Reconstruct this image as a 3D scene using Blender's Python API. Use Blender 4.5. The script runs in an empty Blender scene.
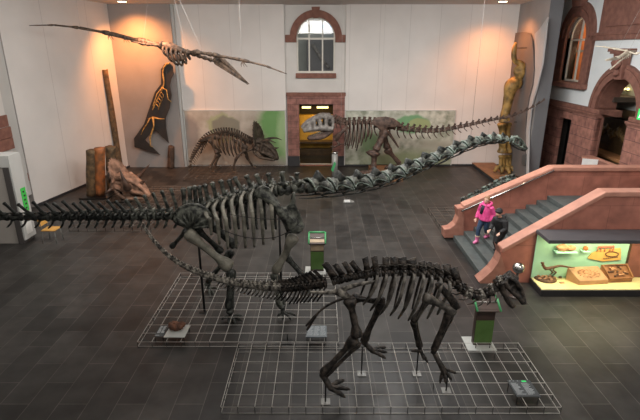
import bpy, bmesh, math, random
from mathutils import Vector, Matrix, noise
random.seed(7)
V = Vector
SC = bpy.context.scene
COL = SC.collection
PI = math.pi
# ---------------------------------------------------------------- camera
F_PX, PITCH, CAM_Z = 473.0, math.radians(18.7), 6.0
cam_d = bpy.data.cameras.new('camera'); cam = bpy.data.objects.new('camera', cam_d); COL.objects.link(cam)
cam.location = (0, 0, CAM_Z); cam.rotation_euler = (PI/2 - PITCH, 0, 0)
cam_d.sensor_fit = 'HORIZONTAL'; cam_d.sensor_width = 36; cam_d.lens = F_PX/640*36
cam_d.clip_end = 200
SC.camera = cam
cP, sP = math.cos(PITCH), math.sin(PITCH)
def ray(px, py):
    a = (px-320)/F_PX; b = -(py-210)/F_PX
    return V((a, cP+b*sP, -sP+b*cP))
def P(px, py, Y):            # photo point at depth Y -> place in the hall
    d = ray(px, py); return V((0, 0, CAM_Z)) + d*(Y/d.y)
def G(px, py, z=0.0):        # photo point on a level
    d = ray(px, py); return V((0, 0, CAM_Z)) + d*((z-CAM_Z)/d.z)
def PX(px, py, x):
    d = ray(px, py); return V((0, 0, CAM_Z)) + d*(x/d.x)
def Q(lst, Y=None):          # list of (px,py[,Y]) -> points
    return [P(t[0], t[1], t[2] if len(t) > 2 else Y) for t in lst]

# ---------------------------------------------------------------- materials
def nt(name):
    m = bpy.data.materials.new(name); m.use_nodes = True
    n = m.node_tree; return m, n, n.nodes['Principled BSDF']
def mat(name, c1, c2=None, scale=4.0, rough=.6, metal=0.0, bump=0.0, detail=4, emit=0, bscale=None, spec=None, lo=.35, hi=.65):
    m, n, b = nt(name)
    b.inputs['Roughness'].default_value = rough; b.inputs['Metallic'].default_value = metal
    if spec is not None: b.inputs['Specular IOR Level'].default_value = spec
    c2 = c2 or tuple(x*.75 for x in c1)
    tc = n.nodes.new('ShaderNodeTexCoord')
    nz = n.nodes.new('ShaderNodeTexNoise'); nz.inputs['Scale'].default_value = scale; nz.inputs['Detail'].default_value = detail
    n.links.new(tc.outputs['Object'], nz.inputs['Vector'])
    cr = n.nodes.new('ShaderNodeValToRGB')
    cr.color_ramp.elements[0].position = lo; cr.color_ramp.elements[0].color = (*c2, 1)
    cr.color_ramp.elements[1].position = hi; cr.color_ramp.elements[1].color = (*c1, 1)
    n.links.new(nz.outputs['Fac'], cr.inputs['Fac']); n.links.new(cr.outputs['Color'], b.inputs['Base Color'])
    if bump:
        nb = n.nodes.new('ShaderNodeTexNoise'); nb.inputs['Scale'].default_value = bscale or scale*3; nb.inputs['Detail'].default_value = 5
        n.links.new(tc.outputs['Object'], nb.inputs['Vector'])
        bp = n.nodes.new('ShaderNodeBump'); bp.inputs['Strength'].default_value = bump; bp.inputs['Distance'].default_value = .03
        n.links.new(nb.outputs['Fac'], bp.inputs['Height']); n.links.new(bp.outputs['Normal'], b.inputs['Normal'])
    if emit:
        n.links.new(cr.outputs['Color'], b.inputs['Emission Color']); b.inputs['Emission Strength'].default_value = emit
    return m
def brick_mat(name, c1, c2, mortar, bw, rh, ms, axes, rough=.5, offset=.5, bias=0.0, nscale=3.0, namt=.35, bump=.0, spec=None):
    """axes: which object axes run along the courses and across them"""
    m, n, b = nt(name)
    b.inputs['Roughness'].default_value = rough
    if spec is not None: b.inputs['Specular IOR Level'].default_value = spec
    tc = n.nodes.new('ShaderNodeTexCoord'); sx = n.nodes.new('ShaderNodeSeparateXYZ'); cx = n.nodes.new('ShaderNodeCombineXYZ')
    n.links.new(tc.outputs['Object'], sx.inputs[0])
    n.links.new(sx.outputs[axes[0]], cx.inputs[0]); n.links.new(sx.outputs[axes[1]], cx.inputs[1])
    br = n.nodes.new('ShaderNodeTexBrick'); br.offset = offset
    for k, v in (('Color1', (*c1, 1)), ('Color2', (*c2, 1)), ('Mortar', (*mortar, 1)), ('Scale', 1.0), ('Mortar Size', ms), ('Mortar Smooth', .1), ('Bias', bias), ('Brick Width', bw), ('Row Height', rh)):
        br.inputs[k].default_value = v
    n.links.new(cx.outputs[0], br.inputs['Vector'])
    nz = n.nodes.new('ShaderNodeTexNoise'); nz.inputs['Scale'].default_value = nscale; nz.inputs['Detail'].default_value = 6
    n.links.new(tc.outputs['Object'], nz.inputs['Vector'])
    mr = n.nodes.new('ShaderNodeMapRange'); mr.inputs[1].default_value = .3; mr.inputs[2].default_value = .7
    mr.inputs[3].default_value = 1-namt; mr.inputs[4].default_value = 1+namt
    n.links.new(nz.outputs['Fac'], mr.inputs[0])
    vm = n.nodes.new('ShaderNodeVectorMath'); vm.operation = 'SCALE'
    n.links.new(br.outputs['Color'], vm.inputs[0]); n.links.new(mr.outputs[0], vm.inputs['Scale'])
    n.links.new(vm.outputs[0], b.inputs['Base Color'])
    if bump:
        bp = n.nodes.new('ShaderNodeBump'); bp.inputs['Strength'].default_value = bump; bp.inputs['Distance'].default_value = .02; bp.invert = True
        n.links.new(br.outputs['Fac'], bp.inputs['Height']); n.links.new(bp.outputs['Normal'], b.inputs['Normal'])
    return m
def emit_mat(name, c, s):
    m, n, b = nt(name); b.inputs['Base Color'].default_value = (*c, 1)
    b.inputs['Emission Color'].default_value = (*c, 1); b.inputs['Emission Strength'].default_value = s
    return m
def glass_mat(name, tint=(1, 1, 1), rough=0.0):
    m, n, b = nt(name)
    out = n.nodes['Material Output']; tr = n.nodes.new('ShaderNodeBsdfTransparent'); gl = n.nodes.new('ShaderNodeBsdfGlossy')
    tr.inputs[0].default_value = (*tint, 1); gl.inputs['Roughness'].default_value = .03
    mx = n.nodes.new('ShaderNodeMixShader')
    mx.inputs[0].default_value = .045; n.links.new(tr.outputs[0], mx.inputs[1]); n.links.new(gl.outputs[0], mx.inputs[2])
    n.links.new(mx.outputs[0], out.inputs['Surface']); n.nodes.remove(b)
    return m

M = {}
M['floor'] = brick_mat('slate_tiles', (.036, .0335, .031), (.0145, .0138, .0132), (.078, .071, .064), 1.15, .52, .0068, (1, 0), rough=.42, nscale=2.2, namt=.4, spec=.35)
M['white'] = mat('white_plaster', (.62, .60, .57), (.58, .56, .53), 1.5, .85)
M['white_lit'] = mat('lit_cool_white_plaster', (.70, .73, .73), (.66, .69, .69), 1.5, .85)  # brighter, bluer copy of the white plaster: stronger light put into the paint
M['panel'] = mat('white_wall_board', (.66, .63, .60), (.62, .59, .56), .8, .8)
M['grey_panel'] = mat('grey_wall_board', (.30, .27, .255), (.26, .235, .22), .9, .8)
M['backdrop'] = mat('dark_backdrop_board', (.135, .118, .11), (.115, .10, .095), .9, .8)
M['jamb'] = mat('dark_jamb_paint', (.060, .053, .051), (.05, .045, .043), 3, .6)
M['newel'] = mat('newel_sandstone', (.37, .17, .12), (.28, .12, .085), 5, .55, bump=.2)
M['slate_grey'] = mat('slate_grey_paint', (.155, .155, .16), (.14, .14, .145), 1, .7)
M['light_grey'] = mat('light_grey_paint', (.50, .50, .48), (.46, .46, .44), 1, .6)
M['ceiling'] = mat('ceiling_paint', (.60, .57, .54), (.56, .53, .5), 1, .9)
M['sand'] = brick_mat('red_sandstone_blocks', (.30, .135, .10), (.23, .10, .078), (.11, .052, .042), 1.1, .42, .012, (1, 2), rough=.8, nscale=4, namt=.35, bump=.4)
M['sandx'] = brick_mat('red_sandstone_courses', (.29, .135, .11), (.23, .105, .085), (.11, .055, .045), .62, .30, .01, (0, 2), rough=.8, nscale=4, namt=.35, bump=.4)
M['sand_plain'] = mat('red_sandstone', (.235, .105, .076), (.165, .072, .052), 5, .8, bump=.15)
M['balus'] = brick_mat('polished_red_sandstone', (.37, .140, .098), (.32, .118, .082), (.20, .075, .052), 1.15, 1.1, .006, (0, 2), rough=.6, nscale=2.5, namt=.3)
M['coping'] = mat('coping_sandstone', (.47, .225, .16), (.38, .175, .125), 4, .55)
M['dark_plinth'] = mat('dark_skirting', (.03, .03, .032), (.02, .02, .022), 3, .6)
M['step'] = mat('grey_green_step_stone', (.085, .098, .095), (.06, .07, .068), 6, .5)
M['dbone'] = mat('dark_green_grey_bone', (.135, .14, .118), (.014, .0155, .014), 9, .5, bump=.5, bscale=26, spec=.3, lo=.40, hi=.68)  # highlights and dark creases put into the colour as strong mottling
M['dbone_dark_shaded'] = mat('blackish_shaded_bone', (.060, .064, .056), (.007, .008, .0075), 10, .45, bump=.5, bscale=26, spec=.3, lo=.42, hi=.70)  # darker copy of the same bone, with shade put into the colour
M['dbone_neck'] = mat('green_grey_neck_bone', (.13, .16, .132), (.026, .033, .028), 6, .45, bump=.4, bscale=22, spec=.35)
M['dbone_pale_lit'] = mat('pale_grey_lit_bone', (.20, .19, .155), (.075, .072, .058), 5, .5, bump=.4, bscale=22, spec=.3)  # paler copy of the same bone, for parts that catch the light
M['hbone'] = mat('dark_brown_bone', (.080, .064, .052), (.008, .007, .0065), 12, .42, bump=.6, bscale=34, spec=.3, lo=.42, hi=.72)  # mottling carries highlights and dark creases in the colour
M['hbone_pale'] = mat('pale_grey_bone', (.27, .25, .215), (.040, .036, .032), 11, .45, bump=.5, bscale=34, spec=.3, lo=.4, hi=.62)  # paler grey than the main brown bone
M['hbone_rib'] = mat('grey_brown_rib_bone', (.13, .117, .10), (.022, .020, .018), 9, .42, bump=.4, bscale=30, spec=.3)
M['tbone'] = mat('brown_bone', (.115, .072, .054), (.034, .021, .017), 7, .55, bump=.4, bscale=20, spec=.3)
M['tskull'] = mat('grey_skull_bone', (.25, .23, .21), (.09, .078, .068), 7, .5, bump=.4, bscale=20)
M['cbone'] = mat('grey_brown_bone', (.085, .066, .049), (.026, .019, .015), 6, .6, bump=.4, bscale=22, spec=.25)
M['sbone'] = mat('rosy_brown_skull_bone', (.30, .18, .125), (.10, .06, .042), 4, .55, bump=.5, bscale=14, spec=.25)
M['pbone'] = mat('mottled_brown_bone', (.12, .078, .052), (.020, .014, .011), 9, .55, bump=.4, bscale=30, spec=.25)
M['pbone_pale'] = mat('ivory_bone', (.62, .56, .45), (.45, .38, .29), 9, .55, bump=.2)
M['gold'] = mat('golden_brown_bone', (.40, .235, .07), (.10, .062, .02), 3.5, .5, bump=.6, bscale=10, spec=.3)
M['goldsk'] = mat('golden_small_bone', (.60, .36, .10), (.25, .13, .04), 9, .5, bump=.4, bscale=30)
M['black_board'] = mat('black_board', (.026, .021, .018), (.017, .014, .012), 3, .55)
M['wire'] = mat('galvanised_wire', (.50, .485, .45), (.38, .365, .34), 8, .4, metal=.2)
M['wire_dark'] = mat('dull_dark_wire', (.15, .125, .105), (.10, .085, .07), 8, .5, metal=.2)
M['black_steel'] = mat('black_steel', (.012, .012, .012), (.008, .008, .008), 5, .4, metal=.3)
M['cable'] = mat('pale_cable', (.48, .46, .44), (.4, .38, .36), 5, .5)
M['cable_dark'] = mat('dark_cable', (.10, .09, .085), (.07, .06, .06), 5, .5)
M['acrylic'] = mat('frosted_acrylic', (.22, .22, .205), (.19, .19, .18), 5, .25)
M['chrome'] = mat('polished_steel', (.52, .51, .49), (.40, .39, .38), 4, .22, metal=1.0)
M['green'] = mat('green_enamel', (.055, .30, .11), (.045, .25, .09), 4, .4)
M['green_dark'] = mat('dark_green_panel', (.085, .165, .040), (.065, .13, .03), 4, .45)
M['brown_dark'] = mat('dark_brown_panel', (.065, .040, .030), (.045, .028, .021), 5, .5)
M['tan'] = mat('tan_print', (.42, .32, .21), (.34, .25, .16), 5, .6)
M['sign_dark'] = mat('charcoal_sign', (.055, .062, .066), (.045, .05, .054), 5, .35)
M['sign_pale'] = mat('blue_grey_sign', (.10, .125, .14), (.08, .10, .115), 5, .4)
M['lettering'] = mat('pale_lettering', (.72, .75, .76), (.6, .63, .64), 20, .6)
M['paper'] = mat('white_paper', (.78, .78, .75), (.7, .7, .68), 5, .7)
M['plate'] = mat('grey_plate', (.40, .41, .39), (.36, .37, .35), 5, .5)
M['rock'] = mat('rust_brown_rock', (.15, .058, .028), (.05, .02, .012), 9, .7, bump=.6, bscale=22)
M['wood'] = mat('brown_boards', (.25, .13, .06), (.16, .08, .038), 3, .6)
M['fossilwood'] = mat('petrified_bark', (.17, .10, .045), (.055, .034, .016), 5, .75, bump=.8, bscale=12)
M['fossilred'] = mat('red_petrified_wood', (.42, .13, .035), (.16, .065, .025), 4, .6, bump=.5, bscale=12)
M['stump'] = mat('dark_petrified_wood', (.10, .055, .033), (.05, .028, .018), 5, .75, bump=.6, bscale=14)
M['case'] = mat('anthracite_case', (.022, .020, .021), (.017, .016, .017), 3, .5)
M['case_top'] = mat('charcoal_case_top', (.075, .072, .077), (.06, .058, .062), 3, .5)
M['mint'] = mat('mint_green_lining', (.40, .70, .50), (.35, .65, .45), 2, .7)
M['cream'] = mat('cream_case_floor', (.84, .74, .36), (.78, .68, .32), 2, .7)
M['glass'] = glass_mat('clear_glass')
M['glass_mint'] = mat('mint_glass_shelf', (.42, .78, .64), (.38, .7, .58), 3, .15)
M['tanfossil'] = mat('tan_fossil', (.62, .34, .17), (.42, .20, .09), 8, .7, bump=.5, bscale=25)
M['slab'] = mat('tan_fossil_slab', (.58, .34, .17), (.46, .25, .12), 4, .7, bump=.3)
M['slab_brown'] = mat('brown_fossil_box', (.42, .20, .08), (.30, .13, .05), 4, .7)
M['darkfossil'] = mat('dark_brown_fossil', (.16, .075, .03), (.07, .03, .014), 12, .6, bump=.5, bscale=30)
M['orange'] = mat('orange_stone', (.55, .17, .04), (.4, .11, .03), 6, .6)
M['yellowslab'] = mat('ochre_relief', (.72, .43, .12), (.60, .33, .08), 4, .7)
M['pinkred'] = mat('coral_mount', (.62, .22, .13), (.5, .16, .1), 4, .6)
M['skin'] = mat('skin', (.62, .38, .28), (.55, .32, .23), 10, .55)
M['pink'] = mat('pink_quilted_jacket', (.80, .085, .30), (.62, .05, .21), 12, .6, bump=.3)
M['pinkboot'] = mat('pink_boots', (.78, .22, .42), (.65, .16, .33), 12, .6)
M['fleece'] = mat('cream_boot_lining', (.7, .55, .4), (.55, .42, .3), 30, .9)
M['jeans'] = mat('blue_denim', (.035, .065, .125), (.02, .038, .08), 20, .8)
M['blonde'] = mat('light_brown_hair', (.32, .17, .085), (.2, .1, .05), 30, .6)
M['blackcloth'] = mat('black_cloth', (.018, .018, .019), (.010, .010, .011), 14, .75, bump=.3)
M['navy'] = mat('dark_navy_cloth', (.025, .02, .035), (.015, .012, .02), 14, .8)
M['greycloth'] = mat('dark_grey_cloth', (.06, .06, .062), (.035, .035, .037), 14, .8)
M['frame_white'] = mat('cream_window_frame', (.66, .63, .56), (.6, .57, .5), 4, .5)
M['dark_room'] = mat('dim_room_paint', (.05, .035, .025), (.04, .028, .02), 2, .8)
M['pale_room'] = mat('pale_room_paint', (.42, .44, .40), (.36, .38, .34), 1.2, .8)
M['golden_wall'] = mat('golden_lit_graphic', (.62, .36, .05), (.42, .22, .025), 2.5, .6)
M['bronze'] = mat('bronze_brown_wood', (.105, .062, .026), (.06, .035, .015), 5, .45)
M['relief'] = mat('golden_brown_relief', (.26, .16, .06), (.12, .07, .026), 6, .5, bump=.4)
M['oak'] = mat('oak_seat', (.62, .34, .08), (.5, .26, .055), 6, .5)
M['door_grey'] = mat('grey_beige_door', (.34, .315, .285), (.31, .285, .26), 1.2, .6)
M['lamp_glow'] = emit_mat('lit_lamp_lens', (1, .70, .42), 9)
M['room_lamp'] = emit_mat('lit_room_lamp', (1, .78, .32), 3.0)
M['blue_screen'] = emit_mat('lit_blue_screen', (.16, .42, .85), .9)
M['exit_green'] = emit_mat('lit_exit_sign', (.03, .62, .14), .45)
M['exit_white'] = emit_mat('lit_exit_symbol', (.9, 1, .92), 1.0)
M['green_poster'] = mat('bright_green_poster', (.07, .58, .10), (.05, .48, .07), 5, .6)

# murals: blotchy painted panels (paint of their own, object coordinates)
def mural_mat(name, base1, base2, blobs, nscale=1.6):
    m, n, b = nt(name); b.inputs['Roughness'].default_value = .75
    tc = n.nodes.new('ShaderNodeTexCoord')
    def noise_tex(s, d=7):
        z = n.nodes.new('ShaderNodeTexNoise'); z.inputs['Scale'].default_value = s; z.inputs['Detail'].default_value = d
        n.links.new(tc.outputs['Object'], z.inputs['Vector']); return z
    z1 = noise_tex(nscale); cr = n.nodes.new('ShaderNodeValToRGB')
    cr.color_ramp.elements[0].position = .36; cr.color_ramp.elements[0].color = (*base2, 1)
    cr.color_ramp.elements[1].position = .62; cr.color_ramp.elements[1].color = (*base1, 1)
    n.links.new(z1.outputs['Fac'], cr.inputs['Fac'])
    z2 = noise_tex(1.8, 5); cur = cr.outputs['Color']
    for (cx, cz, rx, rz, col, soft) in blobs:
        mp = n.nodes.new('ShaderNodeMapping'); mp.vector_type = 'TEXTURE'
        mp.inputs['Location'].default_value = (cx, 0, cz); mp.inputs['Scale'].default_value = (rx, 50, rz)
        n.links.new(tc.outputs['Object'], mp.inputs['Vector'])
        ln = n.nodes.new('ShaderNodeVectorMath'); ln.operation = 'LENGTH'; n.links.new(mp.outputs[0], ln.inputs[0])
        ad = n.nodes.new('ShaderNodeMath'); ad.operation = 'MULTIPLY_ADD'; ad.inputs[1].default_value = .9
        n.links.new(z2.outputs['Fac'], ad.inputs[0]); n.links.new(ln.outputs['Value'], ad.inputs[2])
        mr = n.nodes.new('ShaderNodeMapRange'); mr.inputs[1].default_value = 1.45-soft; mr.inputs[2].default_value = 1.45+soft
        mr.inputs[3].default_value = .9; mr.inputs[4].default_value = 0
        n.links.new(ad.outputs[0], mr.inputs[0])
        mx = n.nodes.new('ShaderNodeMixRGB'); mx.inputs[2].default_value = (*col, 1)
        n.links.new(mr.outputs[0], mx.inputs[0]); n.links.new(cur, mx.inputs[1]); cur = mx.outputs[0]
    n.links.new(cur, b.inputs['Base Color'])
    return m

# ---------------------------------------------------------------- mesh builder
class MB:
    def __init__(s): s.bm = bmesh.new()
    def tube(s, pts, rad, n=8, ref=None, cap=True):
        """sweep; rad: float or list of float/(a,b); with ref: b lies along ref"""
        pts = [V(p) for p in pts]; N = len(pts)
        if not isinstance(rad, (list,)): rad = [rad]*N
        rings = []; prev = None
        for i in range(N):
            t = (pts[min(i+1, N-1)] - pts[max(i-1, 0)])
            if t.length < 1e-9: t = V((0, 0, 1))
            t.normalize()
            if ref is not None: w = V(ref)
            else: w = prev if prev is not None else (V((0, 0, 1)) if abs(t.z) < .9 else V((0, 1, 0)))
            w = w - t*w.dot(t)
            if w.length < 1e-6: w = t.orthogonal()
            w.normalize(); prev = w
            u = t.cross(w)
            r = rad[i]; a, b = (r, r) if not isinstance(r, tuple) else r
            rings.append([s.bm.verts.new(pts[i] + u*(a*math.cos(2*PI*k/n)) + w*(b*math.sin(2*PI*k/n))) for k in range(n)])
        for i in range(N-1):
            for k in range(n):
                s.bm.faces.new((rings[i][k], rings[i][(k+1) % n], rings[i+1][(k+1) % n], rings[i+1][k]))
        if cap:
            s.bm.faces.new(rings[0][::-1]); s.bm.faces.new(rings[-1])
        return s
    def box(s, lo, hi):
        lo, hi = V(lo), V(hi)
        c = [s.bm.verts.new((x, y, z)) for x in (lo.x, hi.x) for y in (lo.y, hi.y) for z in (lo.z, hi.z)]
        for f in ((0, 1, 3, 2), (4, 6, 7, 5), (0, 4, 5, 1), (2, 3, 7, 6), (0, 2, 6, 4), (1, 5, 7, 3)): s.bm.faces.new([c[i] for i in f])
        return s
    def obox(s, c, ax, ay, az):
        c = V(c); ax, ay, az = V(ax), V(ay), V(az)
        v = [s.bm.verts.new(c + ax*i + ay*j + az*k) for i in (-1, 1) for j in (-1, 1) for k in (-1, 1)]
        for f in ((0, 1, 3, 2), (4, 6, 7, 5), (0, 4, 5, 1), (2, 3, 7, 6), (0, 2, 6, 4), (1, 5, 7, 3)): s.bm.faces.new([v[i] for i in f])
        return s
    def prism(s, poly, ext):
        """closed outline of 3-D points pushed along ext"""
        ext = V(ext); a = [s.bm.verts.new(V(p)) for p in poly]; b = [s.bm.verts.new(V(p)+ext) for p in poly]
        n = len(a)
        for i in range(n): s.bm.faces.new((a[i], a[(i+1) % n], b[(i+1) % n], b[i]))
        s.bm.faces.new(a[::-1]); s.bm.faces.new(b)
        return s
    def ball(s, c, r, sub=2, jit=0.0, seed=0, R=None):
        if not isinstance(r, tuple): r = (r, r, r)
        g = bmesh.ops.create_icosphere(s.bm, subdivisions=sub, radius=1)
        for v in g['verts']:
            d = v.co.copy(); k = 1 + jit*noise.noise(d*1.7 + V((seed*3.1, seed, -seed))) if jit else 1
            q = V((d.x*r[0], d.y*r[1], d.z*r[2]))*k
            if R is not None: q = R @ q
            v.co = V(c) + q
        return s
    def grid(s, rows):
        vs = [[s.bm.verts.new(V(p)) for p in r] for r in rows]
        for i in range(len(vs)-1):
            for j in range(len(vs[0])-1): s.bm.faces.new((vs[i][j], vs[i][j+1], vs[i+1][j+1], vs[i+1][j]))
        return s
    def bone(s, a, b, r, e0, e1, bow=None, n=10, flat=1.0, ref=None):
        a, b = V(a), V(b); pts = []; rs = []
        for t, k in ((0, .55*e0), (.035, .92*e0), (.09, e0), (.17, .78*e0+.22*r), (.3, r*1.08), (.5, r), (.7, r*1.06), (.83, .75*e1+.25*r), (.91, e1), (.965, .94*e1), (1, .6*e1)):
            q = a.lerp(b, t)
            if bow is not None: q += V(bow)*(4*t*(1-t))
            k *= 1+.16*noise.noise(q*9.0+V((t*3, 0, 0)))
            pts.append(q); rs.append((k, k*flat))
        return s.tube(pts, rs, n, ref=ref)
    def build(s, name, m, parent=None, smooth=True, loc=None, bevel=0, remesh=0, solid=0, sub=0, angle=40):
        bmesh.ops.recalc_face_normals(s.bm, faces=s.bm.faces[:])
        off = parent_origin(parent) if parent is not None else (V(loc) if loc is not None else V((0, 0, 0)))
        bmesh.ops.translate(s.bm, verts=s.bm.verts[:], vec=-off)
        me = bpy.data.meshes.new(name); s.bm.to_mesh(me); s.bm.free()
        o = bpy.data.objects.new(name, me); COL.objects.link(o)
        me.materials.append(m if not isinstance(m, str) else M[m])
        if smooth:
            for p in me.polygons: p.use_smooth = True
        if parent is not None: o.parent = parent
        else: o.location = off
        if solid:
            md = o.modifiers.new('solid', 'SOLIDIFY'); md.thickness = solid; md.offset = 0
        if remesh:
            md = o.modifiers.new('remesh', 'REMESH'); md.mode = 'VOXEL'; md.voxel_size = remesh; md.use_smooth_shade = True
            sm = o.modifiers.new('smooth', 'SMOOTH'); sm.factor = .5; sm.iterations = 2
        if bevel:
            md = o.modifiers.new('bevel', 'BEVEL'); md.width = bevel; md.segments = 2; md.limit_method = 'ANGLE'
        if sub:
            md = o.modifiers.new('sub', 'SUBSURF'); md.levels = sub; md.render_levels = sub
        return o
def parent_origin(p):
    o = V((0, 0, 0))
    while p is not None: o += p.location; p = p.parent
    return o
def tag(o, label, cat, group=None):
    o['label'] = label; o['category'] = cat
    if group: o['group'] = group
    return o
def thing(name, label, cat, loc, group=None):
    o = bpy.data.objects.new(name, None); COL.objects.link(o); o.location = V(loc); o.empty_display_size = .1
    return tag(o, label, cat, group)
def struct(o): o['kind'] = 'structure'; return o
def plate2d(name, outer, holes, thick, origin, ua, va, m, parent=None):
    """flat slab with holes: outline in (u,v), thickness along u x v, centred on origin plane"""
    cu = bpy.data.curves.new('outline', 'CURVE'); cu.dimensions = '2D'; cu.fill_mode = 'BOTH'; cu.extrude = thick/2
    for loop in [outer]+holes:
        sp = cu.splines.new('POLY'); sp.points.add(len(loop)-1)
        for i, (u, v) in enumerate(loop): sp.points[i].co = (u, v, 0, 1)
        sp.use_cyclic_u = True
    tmp = bpy.data.objects.new('outline', cu); COL.objects.link(tmp)
    dg = bpy.context.evaluated_depsgraph_get(); dg.update()
    me = bpy.data.meshes.new_from_object(tmp.evaluated_get(dg)); bpy.data.objects.remove(tmp); bpy.data.curves.remove(cu)
    ua, va = V(ua), V(va); wa = ua.cross(va)
    off = parent_origin(parent) if parent is not None else V((0, 0, 0))
    for v in me.vertices: v.co = V(origin) + ua*v.co.x + va*v.co.y + wa*v.co.z - off
    me.name = name; me.materials.clear(); me.materials.append(M[m])
    o = bpy.data.objects.new(name, me); COL.objects.link(o)
    if parent is not None: o.parent = parent
    return o
def arc(cx, cy, r, a0, a1, n=24): return [(cx+r*math.cos(a0+(a1-a0)*i/n), cy+r*math.sin(a0+(a1-a0)*i/n)) for i in range(n+1)]
def spline(pts, n=6):
    """Catmull-Rom through points"""
    pts = [V(p) for p in pts]; out = []
    for i in range(len(pts)-1):
        p0 = pts[max(i-1, 0)]; p1 = pts[i]; p2 = pts[i+1]; p3 = pts[min(i+2, len(pts)-1)]
        for k in range(n):
            t = k/n
            out.append(.5*((2*p1)+(p2-p0)*t+(2*p0-5*p1+4*p2-p3)*t*t+(3*p1-p0-3*p2+p3)*t**3))
    out.append(pts[-1]); return out
def lerp(a, b, t): return a+(b-a)*t
# ================================================================ the setting
YB = 25.4; CEIL = 8.12
fl = struct(MB().box((-14, -3, -.2), (14, 29.5, 0)).build('floor', 'floor', smooth=False))
struct(MB().box((-12.4, -3, CEIL), (13, 25.8, CEIL+.2)).build('ceiling', 'ceiling', smooth=False))
M['boards'] = brick_mat('white_boards', (.66, .63, .60), (.64, .61, .58), (.53, .50, .475), 1.5, 40, .012, (0, 2), rough=.8, offset=0, nscale=.7, namt=.05)
M['boards_side'] = brick_mat('white_boards_side', (.66, .63, .60), (.65, .62, .59), (.48, .45, .43), 2.9, 40, .012, (1, 2), rough=.8, offset=0, nscale=.7, namt=.05)
# back wall with its arched window and its doorway
win_hole = [(-1.19, 4.87), (.77, 4.87)] + arc(-.21, 6.57, .98, 0, PI, 28)
door_hole = [(-1.11, .02), (.69, .02), (.69, 3.3), (-1.11, 3.3)]
struct(plate2d('wall_back', [(-11.9, 0), (11.9, 0), (11.9, CEIL), (-11.9, CEIL)], [win_hole, door_hole], .3, (0, 25.6, 0), (1, 0, 0), (0, 0, 1), 'white'))
struct(MB().box((-7.2, 25.25, 0), (-1.78, 25.44, CEIL)).build('wall_back_left', 'boards', smooth=False))
struct(MB().box((1.30, 25.25, 0), (9.85, 25.44, CEIL)).build('wall_back_right', 'boards', smooth=False))
struct(MB().box((-10.4, 24.95, 0), (-7.32, 25.4, CEIL)).build('wall_back_corner', 'grey_panel', smooth=False))
struct(MB().box((-7.32, 25.05, 0), (-7.2, 25.4, CEIL)).build('trim_1', 'light_grey', smooth=False))
# left: a white board wall standing a little off the true wall
struct(MB().prism([(-10.28, 25.4, 0), (-11.45, 18.1, 0), (-11.85, 18.1, 0), (-11.85, 25.4, 0)], (0, 0, CEIL)).build('wall_left', 'boards_side', smooth=False))
struct(MB().box((-11.462, 18.088, 0), (-11.86, 18.1, CEIL)).build('trim_2', 'grey_panel', smooth=False))
struct(MB().box((-12.3, -3, 0), (-11.9, 18.1, CEIL)).build('wall_left_front', 'white', smooth=False))
b = MB()
b.prism([(-10.29, 24.94, 0), (-11.465, 18.1, 0), (-11.43, 18.09, 0), (-10.26, 24.94, 0)], (0, 0, .1))
struct(b.build('baseboard_left', 'dark_plinth', smooth=False))
struct(MB().box((1.30, 25.23, 0), (9.8, 25.25, .1)).build('baseboard_back', 'dark_plinth', smooth=False))
q = thing('sandstone_quoin', 'red sandstone corner blocks on the white wall above the portal at left', 'stone blocks', (-11.75, 16.9, 2.8))
z = 2.55
struct(MB().box((-11.9, 16.45, 0), (-11.38, 17.3, 8.1)).build('trim_15', 'white', smooth=False))
for i, h in enumerate((.42, .40, .42)):
    MB().box((-11.895, 16.35+.12*(i % 2), z), (-11.30-.05*(i == 2), 17.35, z+h-.015)).build('stone_block', 'sand_plain', q, smooth=False, bevel=.01); z += h
struct(MB().box((-11.9, 17.0, .55), (-11.5, 18.08, 8.1)).build('trim_3', 'light_grey', smooth=False))
tag(MB().box((-11.8, 18.06, 1.10), (-11.48, 18.088, 1.42)).build('wall_tile', 'sand_plain', smooth=False), 'small brown square plate on the grey end of the white board wall', 'plate')

# portal at the left edge
pt = thing('entrance_portal', 'light grey portal with dark jamb and beige door at left edge of hall', 'portal', (-10.2, 14.6, 0))
MB().box((-9.82, 14.25, 0), (-9.64, 14.86, 2.55)).build('jamb', 'jamb', pt, smooth=False, bevel=.01)
MB().box((-9.64, 14.28, .12), (-9.58, 14.88, 2.92)).build('side_panel', 'light_grey', pt, smooth=False, bevel=.008)
MB().box((-11.88, 14.28, 2.55), (-9.64, 14.88, 2.92)).build('lintel', 'light_grey', pt, smooth=False, bevel=.01)
MB().box((-11.88, 14.31, 0), (-9.82, 14.38, 2.55)).build('door', 'door_grey', pt, smooth=False)
pg = MB().box((-9.576, 14.52, 1.02), (-9.566, 14.76, 1.80)).build('green_poster', 'green_poster', smooth=False)
tag(pg, 'tall bright green poster on the side of the grey portal', 'poster')
b = MB()
for k in range(5): b.box((-9.566, 14.59+.02*(k % 2), 1.10+.135*k), (-9.563, 14.68+.02*(k % 2), 1.16+.135*k))
b.build('lettering', 'black_board', pg, smooth=False)
tag(MB().box((-9.576, 14.40, .28), (-9.566, 14.72, .66)).build('white_notice', 'paper', smooth=False), 'white notice low on the side of the grey portal', 'notice')
sw = MB().box((-9.576, 14.79, 1.5), (-9.562, 14.86, 1.62)).build('wall_switch', 'light_grey', smooth=False, bevel=.004); tag(sw, 'small pale switch plate beside the green poster', 'switch')

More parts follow.
